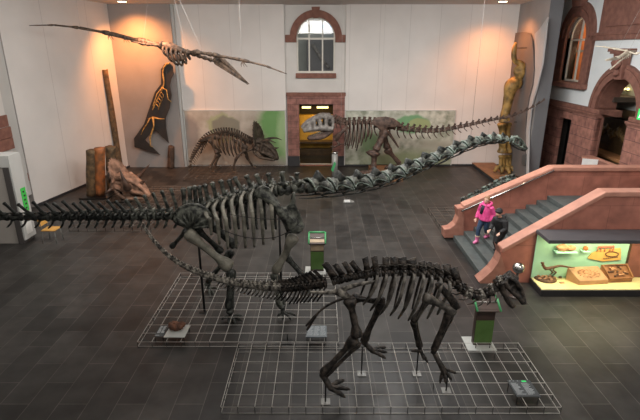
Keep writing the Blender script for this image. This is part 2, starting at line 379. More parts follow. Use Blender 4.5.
# right partition and right wall
struct(MB().prism([(9.85, 25.3, 0), (9.5, 21.2, 0), (10.05, 21.2, 0), (10.45, 25.3, 0)], (0, 0, CEIL)).build('wall_right_partition', 'grey_panel', smooth=False))
struct(MB().prism([(9.5, 21.185, 0), (10.055, 21.185, 0), (10.055, 21.2, 0), (9.5, 21.2, 0)], (0, 0, CEIL)).build('trim_4', 'slate_grey', smooth=False))
XR = 11.3
w2 = [(21.2, 4.65), (22.95, 4.65)] + arc(22.075, 6.5, .875, 0, PI, 20)
d2 = [(20.95, .02), (22.7, .02), (22.7, 3.06), (20.95, 3.06)]
ar = [(17.0, .02), (19.15, .02), (19.15, 3.62)] + arc(18.25, 3.70, 1.32, 0, PI, 24)[:] + [(17.0, 3.62)]
ar = [(17.1, .02), (20.2, .02), (20.2, 3.5), (19.57, 3.5)] + arc(18.25, 3.70, 1.32, 0, PI, 24) + [(16.93, 3.5), (17.1, 3.5)]
struct(plate2d('wall_right', [(-3, 0), (25.4, 0), (25.4, CEIL), (-3, CEIL)], [w2, d2, ar], .5, (XR+.25, 0, 0), (0, 1, 0), (0, 0, 1), 'white_lit'))
d2b = [(20.95, .02), (22.15, .02), (22.15, 3.06), (20.95, 3.06)]
arb = [(17.1, .02), (19.1, .02), (19.1, 3.56), (17.1, 3.56)]
struct(plate2d('wall_right_base', [(10, 0), (24.4, 0), (24.4, 3.56), (10, 3.56)], [d2b, arb], .16, (XR-.08, 0, 0), (0, 1, 0), (0, 0, 1), 'sand'))
for i, (y0, y1, zz) in enumerate(((19.1, 20.95, 3.42), (15.2, 17.1, 3.42))):
    struct(MB().box((XR-.26, y0, 0), (XR-.16, y1, zz)).build('trim_%d' % (5+i), 'sand', smooth=False, bevel=.012))
co = MB()
for y0, y1 in ((19.05, 24.2), (10, 17.15)): co.box((XR-.34, y0, 3.50), (XR, y1, 3.58)).box((XR-.28, y0, 3.42), (XR, y1, 3.50)).box((XR-.22, y0, 3.58), (XR, y1, 3.74))
struct(co.build('trim_7', 'sand_plain', smooth=False, bevel=.01))
struct(plate2d('trim_12', arc(18.25, 3.70, 1.335, 0, PI, 32)+arc(18.25, 3.70, 1.30, PI, 0, 32), [], .75, (XR+.36, 0, 0), (0, 1, 0), (0, 0, 1), 'sand_plain'))
struct(MB().box((XR-.02, 19.08, 0), (XR+.06, 19.12, 3.5)).box((XR-.02, 17.08, 0), (XR+.75, 17.12, 3.5)).box((XR-.02, 19.1, 3.46), (XR+.75, 19.6, 3.70)).box((XR-.02, 16.9, 3.46), (XR+.75, 17.1, 3.70)).build('trim_13', 'sand_plain', smooth=False))
struct(MB().box((XR-.0, 22.66, 0), (XR+.52, 22.70, 3.06)).build('trim_14', 'black_board', smooth=False))  # black lining stands in for the shade inside the doorway
ring = plate2d('arch_surround', arc(18.25, 3.70, 1.80, 0, PI, 32) + arc(18.25, 3.70, 1.32, PI, 0, 32), [], .16, (XR-.06, 0, 0), (0, 1, 0), (0, 0, 1), 'sand_plain')
tag(ring, 'wide moulded red sandstone arch over the niche in the right wall', 'arch')
rb = plate2d('moulding', arc(18.25, 3.70, 1.68, 0, PI, 32) + arc(18.25, 3.70, 1.58, PI, 0, 32), [], .06, (XR-.15, 0, 0), (0, 1, 0), (0, 0, 1), 'sand_plain', ring)
ks = thing('carved_keystone', 'carved red sandstone keystone with bracket on top of the right arch', 'keystone', (XR-.1, 18.25, 5.3))
MB().prism([(XR-.24, 18.05, 4.95), (XR-.24, 18.45, 4.95), (XR-.38, 18.58, 5.95), (XR-.38, 17.92, 5.95)], (.30, 0, 0)).build('wedge', 'sand_plain', ks, smooth=False, bevel=.02)
MB().box((XR-.52, 17.78, 5.93), (XR, 18.72, 6.05)).box((XR-.46, 17.84, 5.86), (XR, 18.66, 5.93)).build('cap', 'sand_plain', ks, smooth=False, bevel=.015)
MB().ball((XR-.36, 18.25, 5.55), (.12, .22, .26), 2, .5, 3).ball((XR-.32, 18.25, 5.22), (.1, .15, .16), 2, .4, 5).build('carving', 'sand_plain', ks)
ex = thing('exit_sign', 'small lit green exit sign in the right arch', 'sign', (XR-.42, 16.2, 3.74))
MB().box((XR-.42, 16.0, 3.74), (XR-.36, 16.4, 4.1)).build('sign_box', 'exit_green', ex, smooth=False)
MB().prism([(XR-.425, y_-.78, z_+.11) for y_, z_ in ((17.10, 3.68), (17.05, 3.82), (17.08, 3.93), (17.0, 3.95), (16.95, 3.80), (16.9, 3.68), (16.99, 3.74))], (.004, 0, 0)).build('symbol', 'exit_white', ex, smooth=False)
# trim band and upper sandstone panel on the right wall
tb = MB()
for y0, y1 in ((23.5, 25.2), (10, 20.7)): tb.box((XR-.12, y0, 6.36), (XR, y1, 6.62)).box((XR-.17, y0, 6.55), (XR, y1, 6.66))
struct(tb.build('trim_8', 'sand_plain', smooth=False, bevel=.01))
struct(MB().box((XR-.14, 10, 6.66), (XR, 20.25, CEIL)).build('trim_9', 'sand_plain', smooth=False))
struct(MB().box((XR-.2, 10, 6.85), (XR-.14, 19.75, 7.9)).build('trim_10', 'sand_plain', smooth=False, bevel=.02))
# window in the right wall
wr = plate2d('window_2', [(20.62, 4.40), (23.55, 4.40), (23.55, 6.5)] + arc(22.08, 6.5, 1.47, 0, PI, 28) + [(20.62, 6.5)], [w2], .14, (XR-.05, 0, 0), (0, 1, 0), (0, 0, 1), 'sand_plain'); struct(wr)
plate2d('reveal_moulding', arc(22.08, 6.5, 1.2, 0, PI, 28)+arc(22.08, 6.5, 1.08, PI, 0, 28), [], .07, (XR-.14, 0, 0), (0, 1, 0), (0, 0, 1), 'sand_plain', wr)
MB().box((XR-.3, 20.6, 4.40), (XR+.05, 23.6, 4.62)).build('sill', 'sand_plain', wr, smooth=False, bevel=.02)
MB().prism([(XR-.3, 21.75, 7.75), (XR-.3, 22.4, 7.75), (XR-.3, 22.55, CEIL-.02), (XR-.3, 21.6, CEIL-.02)], (.28, 0, 0)).build('keystone', 'sand_plain', wr, smooth=False, bevel=.03)
plate2d('reveal_lining', [(21.17, 4.62), (22.98, 4.62), (22.98, 6.5)]+arc(22.075, 6.5, .9, 0, PI, 20)+[(21.17, 6.5)], [w2], .52, (XR+.25, 0, 0), (0, 1, 0), (0, 0, 1), 'sand_plain', wr)
fr = MB()
for y in (21.24, 22.075, 22.91): fr.box((XR+.13, y-.035, 4.65), (XR+.20, y+.035, 6.5+.86*math.sqrt(max(0, 1-((y-22.075)/.875)**2))))
for zz in (4.69, 6.42): fr.box((XR+.13, 21.22, zz-.04), (XR+.20, 22.93, zz+.04))
fr.build('window_frame', 'frame_white', wr, smooth=False)
plate2d('window_arch_bar', arc(22.075, 6.5, .875, 0, PI, 24)+arc(22.075, 6.5, .80, PI, 0, 24), [], .07, (XR+.165, 0, 0), (0, 1, 0), (0, 0, 1), 'frame_white', wr)
plate2d('pane', w2, [], .008, (XR+.165, 0, 0), (0, 1, 0), (0, 0, 1), 'glass', wr)
M['orange_lit_room'] = mat('orange_lit_wall', (.55, .20, .06), (.45, .15, .045), 1, .8)  # orange light of the room put into its wall colour
struct(MB().box((XR+1.7, 20, 4.2), (XR+1.8, 28, 8)).build('wall_window_room', 'orange_lit_room', smooth=False))
struct(MB().box((XR+.5, 19.4, 4.0), (XR+1.8, 28, 4.2)).build('floor_window_room', 'dark_room', smooth=False))
# doorway, its shade built as black boards, and arched niche behind the right wall
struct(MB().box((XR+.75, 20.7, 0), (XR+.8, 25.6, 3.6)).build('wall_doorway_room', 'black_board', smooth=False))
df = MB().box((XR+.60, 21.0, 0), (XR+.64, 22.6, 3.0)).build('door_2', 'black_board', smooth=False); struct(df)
nb = struct(MB().box((XR+1.65, 15.2, 0), (XR+1.75, 23.4, 6)).box((XR+.5, 15.6, 0), (XR+1.75, 15.7, 6)).box((XR+.5, 15.6, 5.9), (XR+1.75, 23.4, 6.0)).build('wall_niche', 'pale_room', smooth=False))
struct(MB().box((XR+1.55, 15.7, 0), (XR+1.65, 23.4, 3.62)).build('trim_11', 'bronze', smooth=False))
rp = thing('relief_panel', 'golden brown fossil relief in a dark frame inside the right arch', 'relief', (XR+1.5, 20.7, 1.9))
MB().box((XR+1.49, 19.6, 2.1), (XR+1.55, 21.8, 3.2)).build('frame', 'bronze', rp, smooth=False, bevel=.02)
b = MB()
for k in range(9): b.ball((XR+1.48, 19.9+.2*k+.05*math.sin(k*2.1), 2.45+.28*math.sin(k*.8)**2), (.05, .17, .16), 2, .5, k)
b.build('relief', 'relief', rp)
nb2 = thing('niche_bench', 'dark bronze counter with a lighter shelf inside the right arch', 'counter', (XR+1.2, 19.4, 0))
MB().box((XR+.95, 16.4, 0), (XR+1.5, 22.6, 1.62)).build('body', 'bronze', nb2, smooth=False)
MB().box((XR+.88, 16.3, 1.62), (XR+1.54, 22.7, 1.74)).build('shelf', 'slab_brown', nb2, smooth=False, bevel=.01)
nl = thing('niche_lamp', 'pair of small glowing lamps high in the right arch', 'lamp', (XR+1.6, 20.4, 4.4))
MB().ball((XR+1.55, 20.55, 4.45), .06, 2).build('bulb', 'room_lamp', nl)
MB().ball((XR+1.55, 20.3, 4.45), .06, 2).build('bulb', 'room_lamp', nl)
MB().tube([(XR+1.65, 20.42, 4.4), (XR+1.55, 20.42, 4.36)], .03, 6).tube([(XR+1.55, 20.26, 4.39), (XR+1.55, 20.6, 4.39)], .015, 6).build('bracket', 'bronze', nl)
# counter in front of the right arch
ct = thing('stone_counter', 'low stone counter with a white end and red top behind the stairs', 'counter', (10.9, 18.0, 0))
pl_ = [(10.48, 18.5), (10.95, 18.32), (11.0, 16.9), (11.02, 16.9), (11.02, 18.75), (10.6, 18.75)]
MB().prism([(x, y, 0) for x, y in pl_], (0, 0, 1.88)).build('body', 'sand_plain', ct, smooth=False)
MB().prism([(x, y, 1.88) for x, y in [(10.44, 18.5), (10.97, 18.28), (10.98, 16.86), (11.03, 16.86), (11.03, 18.8), (10.58, 18.8)]], (0, 0, .08)).build('top', 'coping', ct, smooth=False)
MB().prism([(10.44, 18.47, .05), (10.96, 18.26, .05), (10.97, 18.28, .05), (10.45, 18.49, .05)], (0, 0, 1.86)).build('end_panel', 'paper', ct, smooth=False)

# back doorway: sandstone surround, golden room behind
dw = plate2d('door_1', [(-1.72, 0), (1.30, 0), (1.30, 3.88), (-1.72, 3.88)], [[(-1.11, .02), (.69, .02), (.69, 3.3), (-1.11, 3.3)]], .28, (0, 25.36, 0), (1, 0, 0), (0, 0, 1), 'sandx'); struct(dw)
MB().box((-1.74, 25.20, 0), (-1.10, 25.36, .55)).build('plinth', 'dark_plinth', dw, smooth=False, bevel=.01)
MB().box((.68, 25.20, 0), (1.32, 25.36, .55)).build('plinth', 'dark_plinth', dw, smooth=False, bevel=.01)
MB().box((-1.76, 25.17, 3.72), (1.34, 25.36, 3.9)).build('lintel_cornice', 'sand_plain', dw, smooth=False, bevel=.015)
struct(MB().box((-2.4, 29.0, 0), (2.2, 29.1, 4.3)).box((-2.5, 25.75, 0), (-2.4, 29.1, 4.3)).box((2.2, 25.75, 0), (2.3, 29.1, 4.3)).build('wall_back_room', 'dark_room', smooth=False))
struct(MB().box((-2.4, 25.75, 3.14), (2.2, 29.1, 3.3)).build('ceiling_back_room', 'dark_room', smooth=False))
for i, (x0, x1) in enumerate(((-.98, -.50), (-.17, .45))):
    lp = MB().box((x0, 26.2, 2.98), (x1, 26.3, 3.14)).build('ceiling_panel_light', 'room_lamp', smooth=False)
    tag(lp, ('left' if i == 0 else 'right')+' of two warm ceiling panels glowing beyond the back doorway', 'light', 'warm ceiling panels beyond the back doorway')
gd = thing('golden_display', 'golden glowing display wall with a low ledge beyond the back doorway', 'display', (-.2, 28.5, 0))
MB().box((-1.6, 28.35, .05), (1.5, 28.8, 2.35)).build('lit_panel', 'golden_wall', gd, smooth=False)
MB().box((-1.7, 27.75, .75), (1.6, 28.35, .87)).build('ledge', 'bronze', gd, smooth=False, bevel=.01)
MB().box((-1.7, 27.9, 0), (1.6, 28.3, .40)).build('base', 'bronze', gd, smooth=False, bevel=.01)
# arched window above the doorway
w1 = plate2d('window_1', arc(-.21, 6.57, 1.32, 0, PI, 32) + arc(-.21, 6.57, .98, PI, 0, 32), [], .2, (0, 25.42, 0), (1, 0, 0), (0, 0, 1), 'sand_plain'); struct(w1)
MB().box((-1.76, 25.33, 6.36), (-1.19, 25.46, 6.72)).build('springer', 'sand_plain', w1, smooth=False, bevel=.01)
MB().box((.77, 25.33, 6.36), (1.29, 25.46, 6.72)).build('springer', 'sand_plain', w1, smooth=False, bevel=.01)
MB().box((-1.25, 25.30, 4.62), (.83, 25.5, 4.86)).build('sill', 'sand_plain', w1, smooth=False, bevel=.01)
MB().prism([(-.34, 25.3, 7.5), (-.08, 25.3, 7.5), (0, 25.3, 8.02), (-.42, 25.3, 8.02)], (0, .2, 0)).build('keystone', 'sand_plain', w1, smooth=False, bevel=.01)
fr = MB()
for x in (-1.15, -.55, .13, .73): fr.box((x-.035, 25.52, 4.87), (x+.035, 25.58, 6.57+math.sqrt(max(0, .97**2-(x+.21)**2))))
for zz in (4.92, 6.54): fr.box((-1.19, 25.515, zz-.045), (.77, 25.585, zz+.045))
fr.build('window_frame', 'frame_white', w1, smooth=False)
plate2d('window_arch_bar', arc(-.21, 6.57, .98, 0, PI, 28)+arc(-.21, 6.57, .92, PI, 0, 28), [], .06, (0, 25.55, 0), (1, 0, 0), (0, 0, 1), 'frame_white', w1)
plate2d('pane', win_hole, [], .008, (0, 25.55, 0), (1, 0, 0), (0, 0, 1), 'glass', w1)
struct(MB().box((-2.6, 29.2, 4.3), (2.4, 29.3, 8.2)).box((-2.7, 25.75, 4.3), (-2.6, 29.3, 8.2)).box((2.4, 25.75, 4.3), (2.5, 29.3, 8.2)).box((-2.6, 25.75, 8.2), (2.4, 29.3, 8.3)).build('wall_upper_room', 'pale_room', smooth=False))
bs = MB().box((0.05, 28.9, 7.15), (1.3, 28.96, 7.42)).build('blue_screen', 'blue_screen', smooth=False); tag(bs, 'strip of blue light seen through the arched window', 'screen')
cb = thing('wall_cabinet', 'dark glazed cabinet with a fossil seen through the arched window', 'cabinet', (-.1, 28.7, 4.3))
MB().box((-.75, 28.5, 4.3), (.75, 29.1, 6.6)).build('body', 'slate_grey', cb, smooth=False)
MB().tube(spline([(-.45, 28.42, 6.3), (-.1, 28.36, 5.8), (.1, 28.36, 5.5), (.5, 28.4, 5.0)], 4), .10, 8).build('fossil', 'tskull', cb)

# two ceiling downlights
for nm, (px, py, y) in {'left': (122, 1.5, 23.5), 'right': (503, 1.5, 23.5)}.items():
    c = P(px, py, y); c.z = CEIL
    t = thing('ceiling_downlight', 'round warm ceiling downlight above the %s corner of the hall' % nm, 'light', c, 'ceiling downlights')
    b = MB(); n = 24
    b.tube([(c.x, c.y, CEIL+.0), (c.x, c.y, CEIL-.035)], .24, n); b.build('trim_ring', 'light_grey', t)
    MB().tube([(c.x, c.y, CEIL-.036), (c.x, c.y, CEIL-.05)], .19, n).build('lens', 'lamp_glow', t)

# ================================================================ murals
M['mural_l'] = mural_mat('beige_mural', (.47, .43, .37), (.35, .31, .255), [
    (1.95, .75, .75, 1.3, (.10, .27, .07), .35), (2.5, -.6, .45, 1.2, (.13, .30, .09), .3), (2.55, .3, .4, 1.3, (.30, .42, .22), .3),
    (-.72, .55, .85, .75, (.33, .36, .20), .10), (-.55, .55, .75, .62, (.20, .185, .15), .10), (-2.55, .2, .55, .9, (.25, .22, .20), .2), (0, -1.4, 3, .5, (.33, .31, .27), .3)])
M['mural_r'] = mural_mat('green_grey_mural', (.55, .56, .48), (.22, .245, .18), [
    (-1.0, .55, 1.5, .6, (.47, .48, .42), .5), (.55, .75, .9, .5, (.12, .30, .13), .12), (.95, .75, .55, .3, (.30, .34, .16), .12), (-1.6, -.2, .6, .6, (.15, .25, .12), .3), (1.9, -.6, 1.1, .6, (.42, .42, .34), .4), (.3, -1.2, 2.4, .5, (.22, .26, .14), .4)], 2.2)
m1 = MB().box((-7.16, 25.16, .08), (-1.83, 25.25, 2.99)).build('mural', 'mural_l', loc=(-4.42, 25.2, 1.53), smooth=False)
tag(m1, 'beige painted mural with a green leafy right edge behind the horned skeleton', 'mural')
m2 = MB().box((1.34, 25.16, .10), (7.12, 25.25, 2.99)).build('mural', 'mural_r', loc=(4.3, 25.2, 1.53), smooth=False)
tag(m2, 'grey-green painted mural behind the large two-legged skeleton', 'mural')
for o, x0, x1 in ((m1, -7.16, -1.83), (m2, 1.34, 7.12)):
    e = MB()
    e.box((x0-.03, 25.15, .06), (x0+.02, 25.25, 3.0)).box((x1-.02, 25.15, .06), (x1+.03, 25.25, 3.0)).box((x0-.03, 25.15, 2.97), (x1+.03, 25.25, 3.01))
    e.build('edge_frame', 'light_grey', o, smooth=False)

# ================================================================ stairs and balustrades
st = thing('staircase', 'broad grey-green stone steps climbing to the right between two sandstone balustrades', 'stairs', (5.8, 13.2, 0))
X0, RUN, RISE, NS = 4.45, .325, .153, 10
for k in range(NS):
    hi = X0+RUN*NS+.2 if k < NS-1 else XR-.17
    MB().box((X0+RUN*k, 11.87, RISE*k), (hi, 14.69, RISE*(k+1)-.003)).build('step' if k < NS-1 else 'landing', 'step', st, smooth=False, bevel=.012)
def balustrade(label, y0, y1, tops, foot, face, rail=None, cope_over=.05):
    """tops: coping line (x,z); y0 hall side, y1 inner side"""
    t = thing('stair_balustrade', label, 'balustrade', (tops[0][0]+1.5, (y0+y1)/2, 0))
    th = .13
    poly = [(tops[0][0], y0, 0)] + [(x, y0, z-th) for x, z in tops] + [(tops[-1][0], y0, 0)]
    MB().prism(poly, (0, y1-y0, 0)).build('wall', 'balus', t, smooth=False)
    lo = [(x, y0-cope_over, z-th) for x, z in tops]; up = [(x, y0-cope_over, z) for x, z in tops]
    MB().prism(lo + up[::-1], (0, y1-y0+2*cope_over, 0)).build('coping', 'coping', t, smooth=False, bevel=.02)
    MB().prism([(p.x, y0-.05, max(p.z, .0)) for p in foot], (0, y1-y0+.1, 0)).build('newel_scroll', 'newel', t, smooth=False, bevel=.025)
    if rail: MB().tube(rail, .028, 8).build('handrail', 'chrome', t)
    return t
A = P(500, 246, 11.7); B = P(602, 190, 11.7); C = P(640, 190, 11.7)
front_foot = Q([(498, 246), (500, 254), (497, 262), (491, 270), (482, 278), (478, 281), (479, 285.5), (493, 285.5), (508, 285)], 11.58)
balustrade('front red sandstone stair balustrade above the glass display case', 11.56, 11.86, [(A.x, A.z), (B.x, B.z), (XR-.18, B.z)], front_foot, None)
A = P(462, 204, 14.85); B = P(551, 166, 14.85)
rear_foot = Q([(463, 206), (456, 207), (457, 216), (454, 223), (449, 227), (443, 228), (443, 236.5), (463, 236)], 14.8)
r0 = P(462, 211, 14.6); r1 = P(554, 170.5, 14.6)
balustrade('rear red sandstone stair balustrade with a steel handrail', 14.70, 15.0, [(A.x, A.z), (B.x, B.z), (XR-.18, B.z)], rear_foot, None, [r0+V((0, .08, -.03)), r0, r1, r1+V((0, .08, -.03))])

# ================================================================ display case
X1, X2, YF, YK = 5.66, 8.9, 10.80, 11.52
dc = thing('display_case', 'long glass display case lit inside, against the front stair balustrade', 'display case', ((X1+X2)/2, 11.15, 0))
MB().box((X1, YF, 0), (X2, YK, .17)).build('base', 'case', dc, smooth=False, bevel=.01)
MB().box((X1+.03, YF+.03, .17), (X2-.03, YK-.02, .19)).build('case_floor', 'cream', dc, smooth=False)
MB().box((X1-.02, YF-.03, 1.47), (X2, YK, 1.57)).build('roof', 'case_top', dc, smooth=False, bevel=.012)
MB().box((X1+.02, YK-.035, .19), (8.14, YK-.015, 1.47)).build('back_lining', 'mint', dc, smooth=False)
MB().box((X1+.01, YF+.02, .19), (X1+.02, YK-.04, 1.47)).build('side_glass', 'glass', dc, smooth=False)
MB().box((X1+.02, YF+.005, .19), (X2-.02, YF+.015, 1.47)).build('front_glass', 'glass', dc, smooth=False)
for x in (8.15,): MB().box((x, YK-.06, .19), (x+.04, YK-.02, 1.47)).build('post', 'bronze', dc, smooth=False)
M['strip'] = emit_mat('lit_strip', (1, .88, .60), 5)
MB().box((X1+.3, YF+.06, 1.44), (X2-.3, YF+.12, 1.468)).build('light_strip', 'strip', dc, smooth=False)
def Cz(px, py, y): return P(px, py, y)
# shelves and their fossils
a = Cz(552, 254, YK-.04); 
sh = tag(MB().box((a.x, YK-.25, .985), (a.x+.56, YK-.04, 1.02)).build('glass_shelf', 'glass_mint', smooth=False, bevel=.006), 'wide mint glass shelf under the long tan fossil in the display case', 'shelf')
tag(MB().box((6.86, YK-.17, .985), (7.06, YK-.04, 1.02)).build('glass_shelf', 'glass_mint', smooth=False, bevel=.006), 'small mint glass shelf under the orange stone in the display case', 'shelf')
b = MB().ball((a.x+.20, YK-.15, 1.115), (.16, .08, .095), 3, .35, 2).ball((a.x+.40, YK-.15, 1.10), (.14, .065, .075), 3, .3, 4)
tag(b.build('lumpy_fossil', 'tanfossil'), 'long lumpy tan fossil on the wide mint shelf', 'fossil')
tag(MB().ball((6.96, YK-.105, 1.075), (.065, .06, .06), 3, .2, 6).build('round_stone', 'orange'), 'round orange stone on the small mint shelf', 'stone')
# ochre relief hanging on the lining
rl = thing('ochre_relief', 'pointed ochre relief slab on the mint back of the display case', 'relief', (7.0, YK-.06, .85))
pl = [(588, 258.5), (592, 253.5), (601, 249.8), (621, 248.5), (621, 260), (603, 261.5)]
MB().prism([P(x, y, YK-.075) for x, y in pl], (0, .038, 0)).build('slab', 'yellowslab', rl, smooth=False, bevel=.006)
e = [P(612+6.5*math.cos(k*PI/10), 254.2+2.4*math.sin(k*PI/10), YK-.085) for k in range(20)]
MB().tube(e+[e[0]], .012, 6).build('ring_outline', 'darkfossil', rl)
b = MB()
for k in range(7): b.ball(P(604+2.2*k, 258.6-.25*k, YK-.08), (.025, .015, .018), 1)
b.build('egg_row', 'darkfossil', rl)
b = MB()
for px in (597.5, 601, 605, 610, 613): b.tube([P(px+1.2, 246.3, YK-.09), P(px+.3, 249, YK-.09), P(px-.6, 251.5, YK-.085)], .016, 6)
b.tube([P(598.5, 247, YK-.09), P(614, 246.5, YK-.09)], .03, 6)
tag(b.build('coral_legs', 'pinkred'), 'coral red many-legged fossil cast above the ochre relief', 'fossil')
# things on the case floor
c = G(545, 278.5, .19)
nd = thing('fossil_nest', 'round dark fossil nest on the floor of the display case', 'fossil', c)
MB().tube([c+V((0, 0, .004)), c+V((0, 0, .05))], [(.29, .29), (.25, .25)], 24, ref=(0, 1, 0)).build('disc', 'darkfossil', nd)
b = MB()
for k in range(14):
    an = k*2.399; r = .04+.015*k
    b.ball(c+V((r*math.cos(an), r*math.sin(an), .06)), (.05, .035, .03), 1, .2, k)
b.build('eggs', 'tanfossil', nd)
ms = thing('small_dinosaur_skeleton', 'small long-tailed brown skeleton standing in the display case', 'skeleton', G(553, 273, .19))
y = 11.28; m = 'darkfossil'
MB().tube(spline(Q([(543, 263.5), (543.5, 266), (546, 268.5), (552, 267.5), (560, 266), (568, 267), (575, 268)], y), 4), [.02+.026*math.sin(min(1, k/14)*PI*.8) if k < 14 else .03*(1-(k-14)/12)+.008 for k in range(25)], 6).build('spine', 'darkfossil', ms)
MB().ball(P(542.5, 263, y), (.05, .035, .032), 2).tube([P(542.5, 263, y), P(541.6, 266, y)], .012, 5).build('skull', 'darkfossil', ms)
for px, dy in ((552, .05), (555, -.05)):
    MB().tube([P(px, 267.5, y), P(px-2, 270, y+dy), P(px+1, 272.3, y+dy), G(px-2, 274.5+(0 if dy > 0 else 1), .195)], .022, 5).build('leg', 'darkfossil', ms)
b = MB()
for k in range(5): b.tube([P(546+1.3*k, 268, y), P(545+1.3*k, 270.3, y-.04)], .006, 4)
b.build('ribs', 'darkfossil', ms)
s1 = thing('fossil_slab', 'large tan slab with an embedded skeleton on the display case floor', 'slab', (6.75, 11.1, .19))
def tilted(front, rear, yr, h):
    f0, f1 = G(*front[0], .192), G(*front[1], .192); r1, r0 = P(*rear[1], yr), P(*rear[0], yr)
    top = [f0+V((0, 0, h)), f1+V((0, 0, h)), r1, r0]
    bot = [f0, f1, V((r1.x, r1.y, .192)), V((r0.x, r0.y, .192))]
    return top, bot
def hexa(mb, top, bot):
    vt = [mb.bm.verts.new(p) for p in top]; vb = [mb.bm.verts.new(p) for p in bot]
    mb.bm.faces.new(vt); mb.bm.faces.new(vb[::-1])
    for i in range(4): mb.bm.faces.new((vb[i], vb[(i+1) % 4], vt[(i+1) % 4], vt[i]))
    return mb
tp, bt_ = tilted([(579, 285.3), (608, 283.8)], [(567.5, 267), (598, 266)], 11.38, .12)
hexa(MB(), tp, bt_).build('block', 'slab', s1, smooth=False, bevel=.012)
pt = lambda u, v: tp[0].lerp(tp[1], u).lerp(tp[3].lerp(tp[2], u), v)
nrm = (tp[1]-tp[0]).cross(tp[3]-tp[0]).normalized()
b = MB()
for k in range(16):
    an = k*PI/8; b.tube([pt(.5+.16*math.cos(an), .5+.16*math.sin(an))+nrm*.004, pt(.5+.36*math.cos(an+.35), .5+.33*math.sin(an+.35))+nrm*.010], .015, 5)
for k in range(7): b.ball(pt(.38+.04*k, .5+.06*math.sin(k*1.3))+nrm*.008, (.035, .03, .02), 1, .3, k)
b.build('embedded_bones', 'tanfossil', s1)
s2 = thing('fossil_box', 'brown tray of loose bones at the right of the display case floor', 'box', (7.3, 11.1, .19))
tp, bt_ = tilted([(608, 282.5), (632, 281.5)], [(601, 265), (626, 264)], 11.40, .10)
b = hexa(MB(), tp, bt_)
c4 = sum(tp, V())/4; nrm = (tp[1]-tp[0]).cross(tp[3]-tp[0]).normalized()
for i in range(4):
    p, q2 = tp[i], tp[(i+1) % 4]; inn = lambda v: v.lerp(c4, .10)
    b.prism([p, q2, inn(q2), inn(p)], nrm*.06)
b.build('tray', 'slab_brown', s2, smooth=False)
pt2_ = lambda u, v: tp[0].lerp(tp[1], u).lerp(tp[3].lerp(tp[2], u), v)+nrm*.025
for k in range(9):
    u, v = .22+.07*k, .5+.27*math.sin(k*2.3); an = k*1.9
    MB().bone(pt2_(u-.12*math.cos(an), v-.12*math.sin(an)), pt2_(u+.12*math.cos(an), v+.12*math.sin(an)), .018, .032, .03, n=7).build('loose_bone', 'tanfossil' if k % 2 else 'darkfossil', s2)
g = G(560, 278, .19); tag(MB().ball(g+V((0, 0, .025)), (.05, .035, .028), 2, .3, 4).build('small_stone', 'darkfossil'), 'small dark stone beside the nest in the display case', 'stone')
g = G(562, 283, .19); tag(MB().box(g+V((-.06, -.03, .002)), g+V((.06, .03, .02))).build('caption_card', 'slab', smooth=False), 'tan caption card on the floor in front of the small stone', 'card')
# ================================================================ bone tools
def frame(pts, i):
    a = pts[max(i-1, 0)]; b = pts[min(i+1, len(pts)-1)]
    f = (b-a).normalized(); s = f.cross(V((0, 0, 1))).normalized(); u = s.cross(f).normalized()
    return f, s, u
def vertebra(mb, c, f, s, u, L, r, tip=None, tw=0, chev=0, chl=0, wid=.06, thk=.025, twup=.4, knob=1.3):
    """tip: point of the neural spine; tw: reach of the transverse processes; chev: length of the haemal spine below"""
    mb.tube([c-f*L*.5, c-f*L*.36, c, c+f*L*.36, c+f*L*.5], [r*.92, r*1.08, r*.74, r*1.08, r*.92], 9)
    mb.obox(c+u*r*1.05, f*L*.30, s*r*.5, u*r*.5)
    for k in (1, -1): mb.tube([c+u*r*1.1+f*k*L*.2, c+u*r*1.35+f*k*L*.56], [r*.32, r*.22], 6)
    if tip is not None:
        b0 = c+u*r*.9
        mb.tube([b0, b0.lerp(tip, .35), b0.lerp(tip, .8), b0.lerp(tip, .94), tip],
                [(wid*.7, thk), (wid*.5, thk*.7), (wid*.5, thk*.9), (wid*.5*knob, thk*knob), (wid*.35, thk*.8)], 8, ref=s)
    if tw:
        for k in (1, -1):
            mb.tube([c+s*k*r*.5+u*r*.6, c+s*k*tw*.6+u*r*(.6+twup), c+s*k*tw+u*r*(.6+twup)], [r*.42, r*.26, r*.20], 6)
    if chev:
        b0 = c-u*r*.8-f*L*.45
        mb.tube([b0, b0-u*chev*.5-f*chl*.3, b0-u*chev*.85-f*chl*.75, b0-u*chev-f*chl], [(r*.34, thk), (r*.28, thk*.9), (r*.28, thk), (r*.12, thk*.6)], 7, ref=s)
def toes(mb, ankle, base, tips, r, arch=.04):
    for t in tips:
        b = base.lerp(t, .15)
        mid = b.lerp(t, .5)+V((0, 0, arch)); m2 = b.lerp(t, .8)+V((0, 0, arch*.6))
        mb.tube([ankle, base.lerp(b, 1), b.lerp(mid, .9), mid, mid.lerp(m2, .9), m2, t], [r*1.1, r*.95, r*.8, r*1.0, r*.7, r*.85, r*.25], 7)
def rib_pts(pts): return spline(pts, 5)
def flat_rib(mb, pts, r, ref=(0, 0, 1)):
    n = len(pts); rr = []
    for i in range(n):
        t = i/(n-1); k = r*(1.25 if t < .1 else 1.0+.18*math.sin(t*PI)) * (1 if t < .85 else 1-.35*(t-.85)/.15)
        rr.append((k, k*.62))
    mb.tube(pts, rr, 7)
def rod(parent, floor_pt, ztop, r=.022, plate='black_steel', pr=.11, name='support_rod'):
    g = V(floor_pt)
    o = MB().tube([g+V((0, 0, .0)), V((g.x, g.y, ztop))], r, 8).build(name, 'black_steel', parent)
    MB().box(g+V((-pr, -pr, .001)), g+V((pr, pr, .016))).build('rod_foot', plate, o, smooth=False, bevel=.004)
    return o
def local_pts(o, f, u, sc):
    s = f.cross(u)
    return lambda a, v, w: V(o)+f*a*sc+s*v*sc+u*w*sc
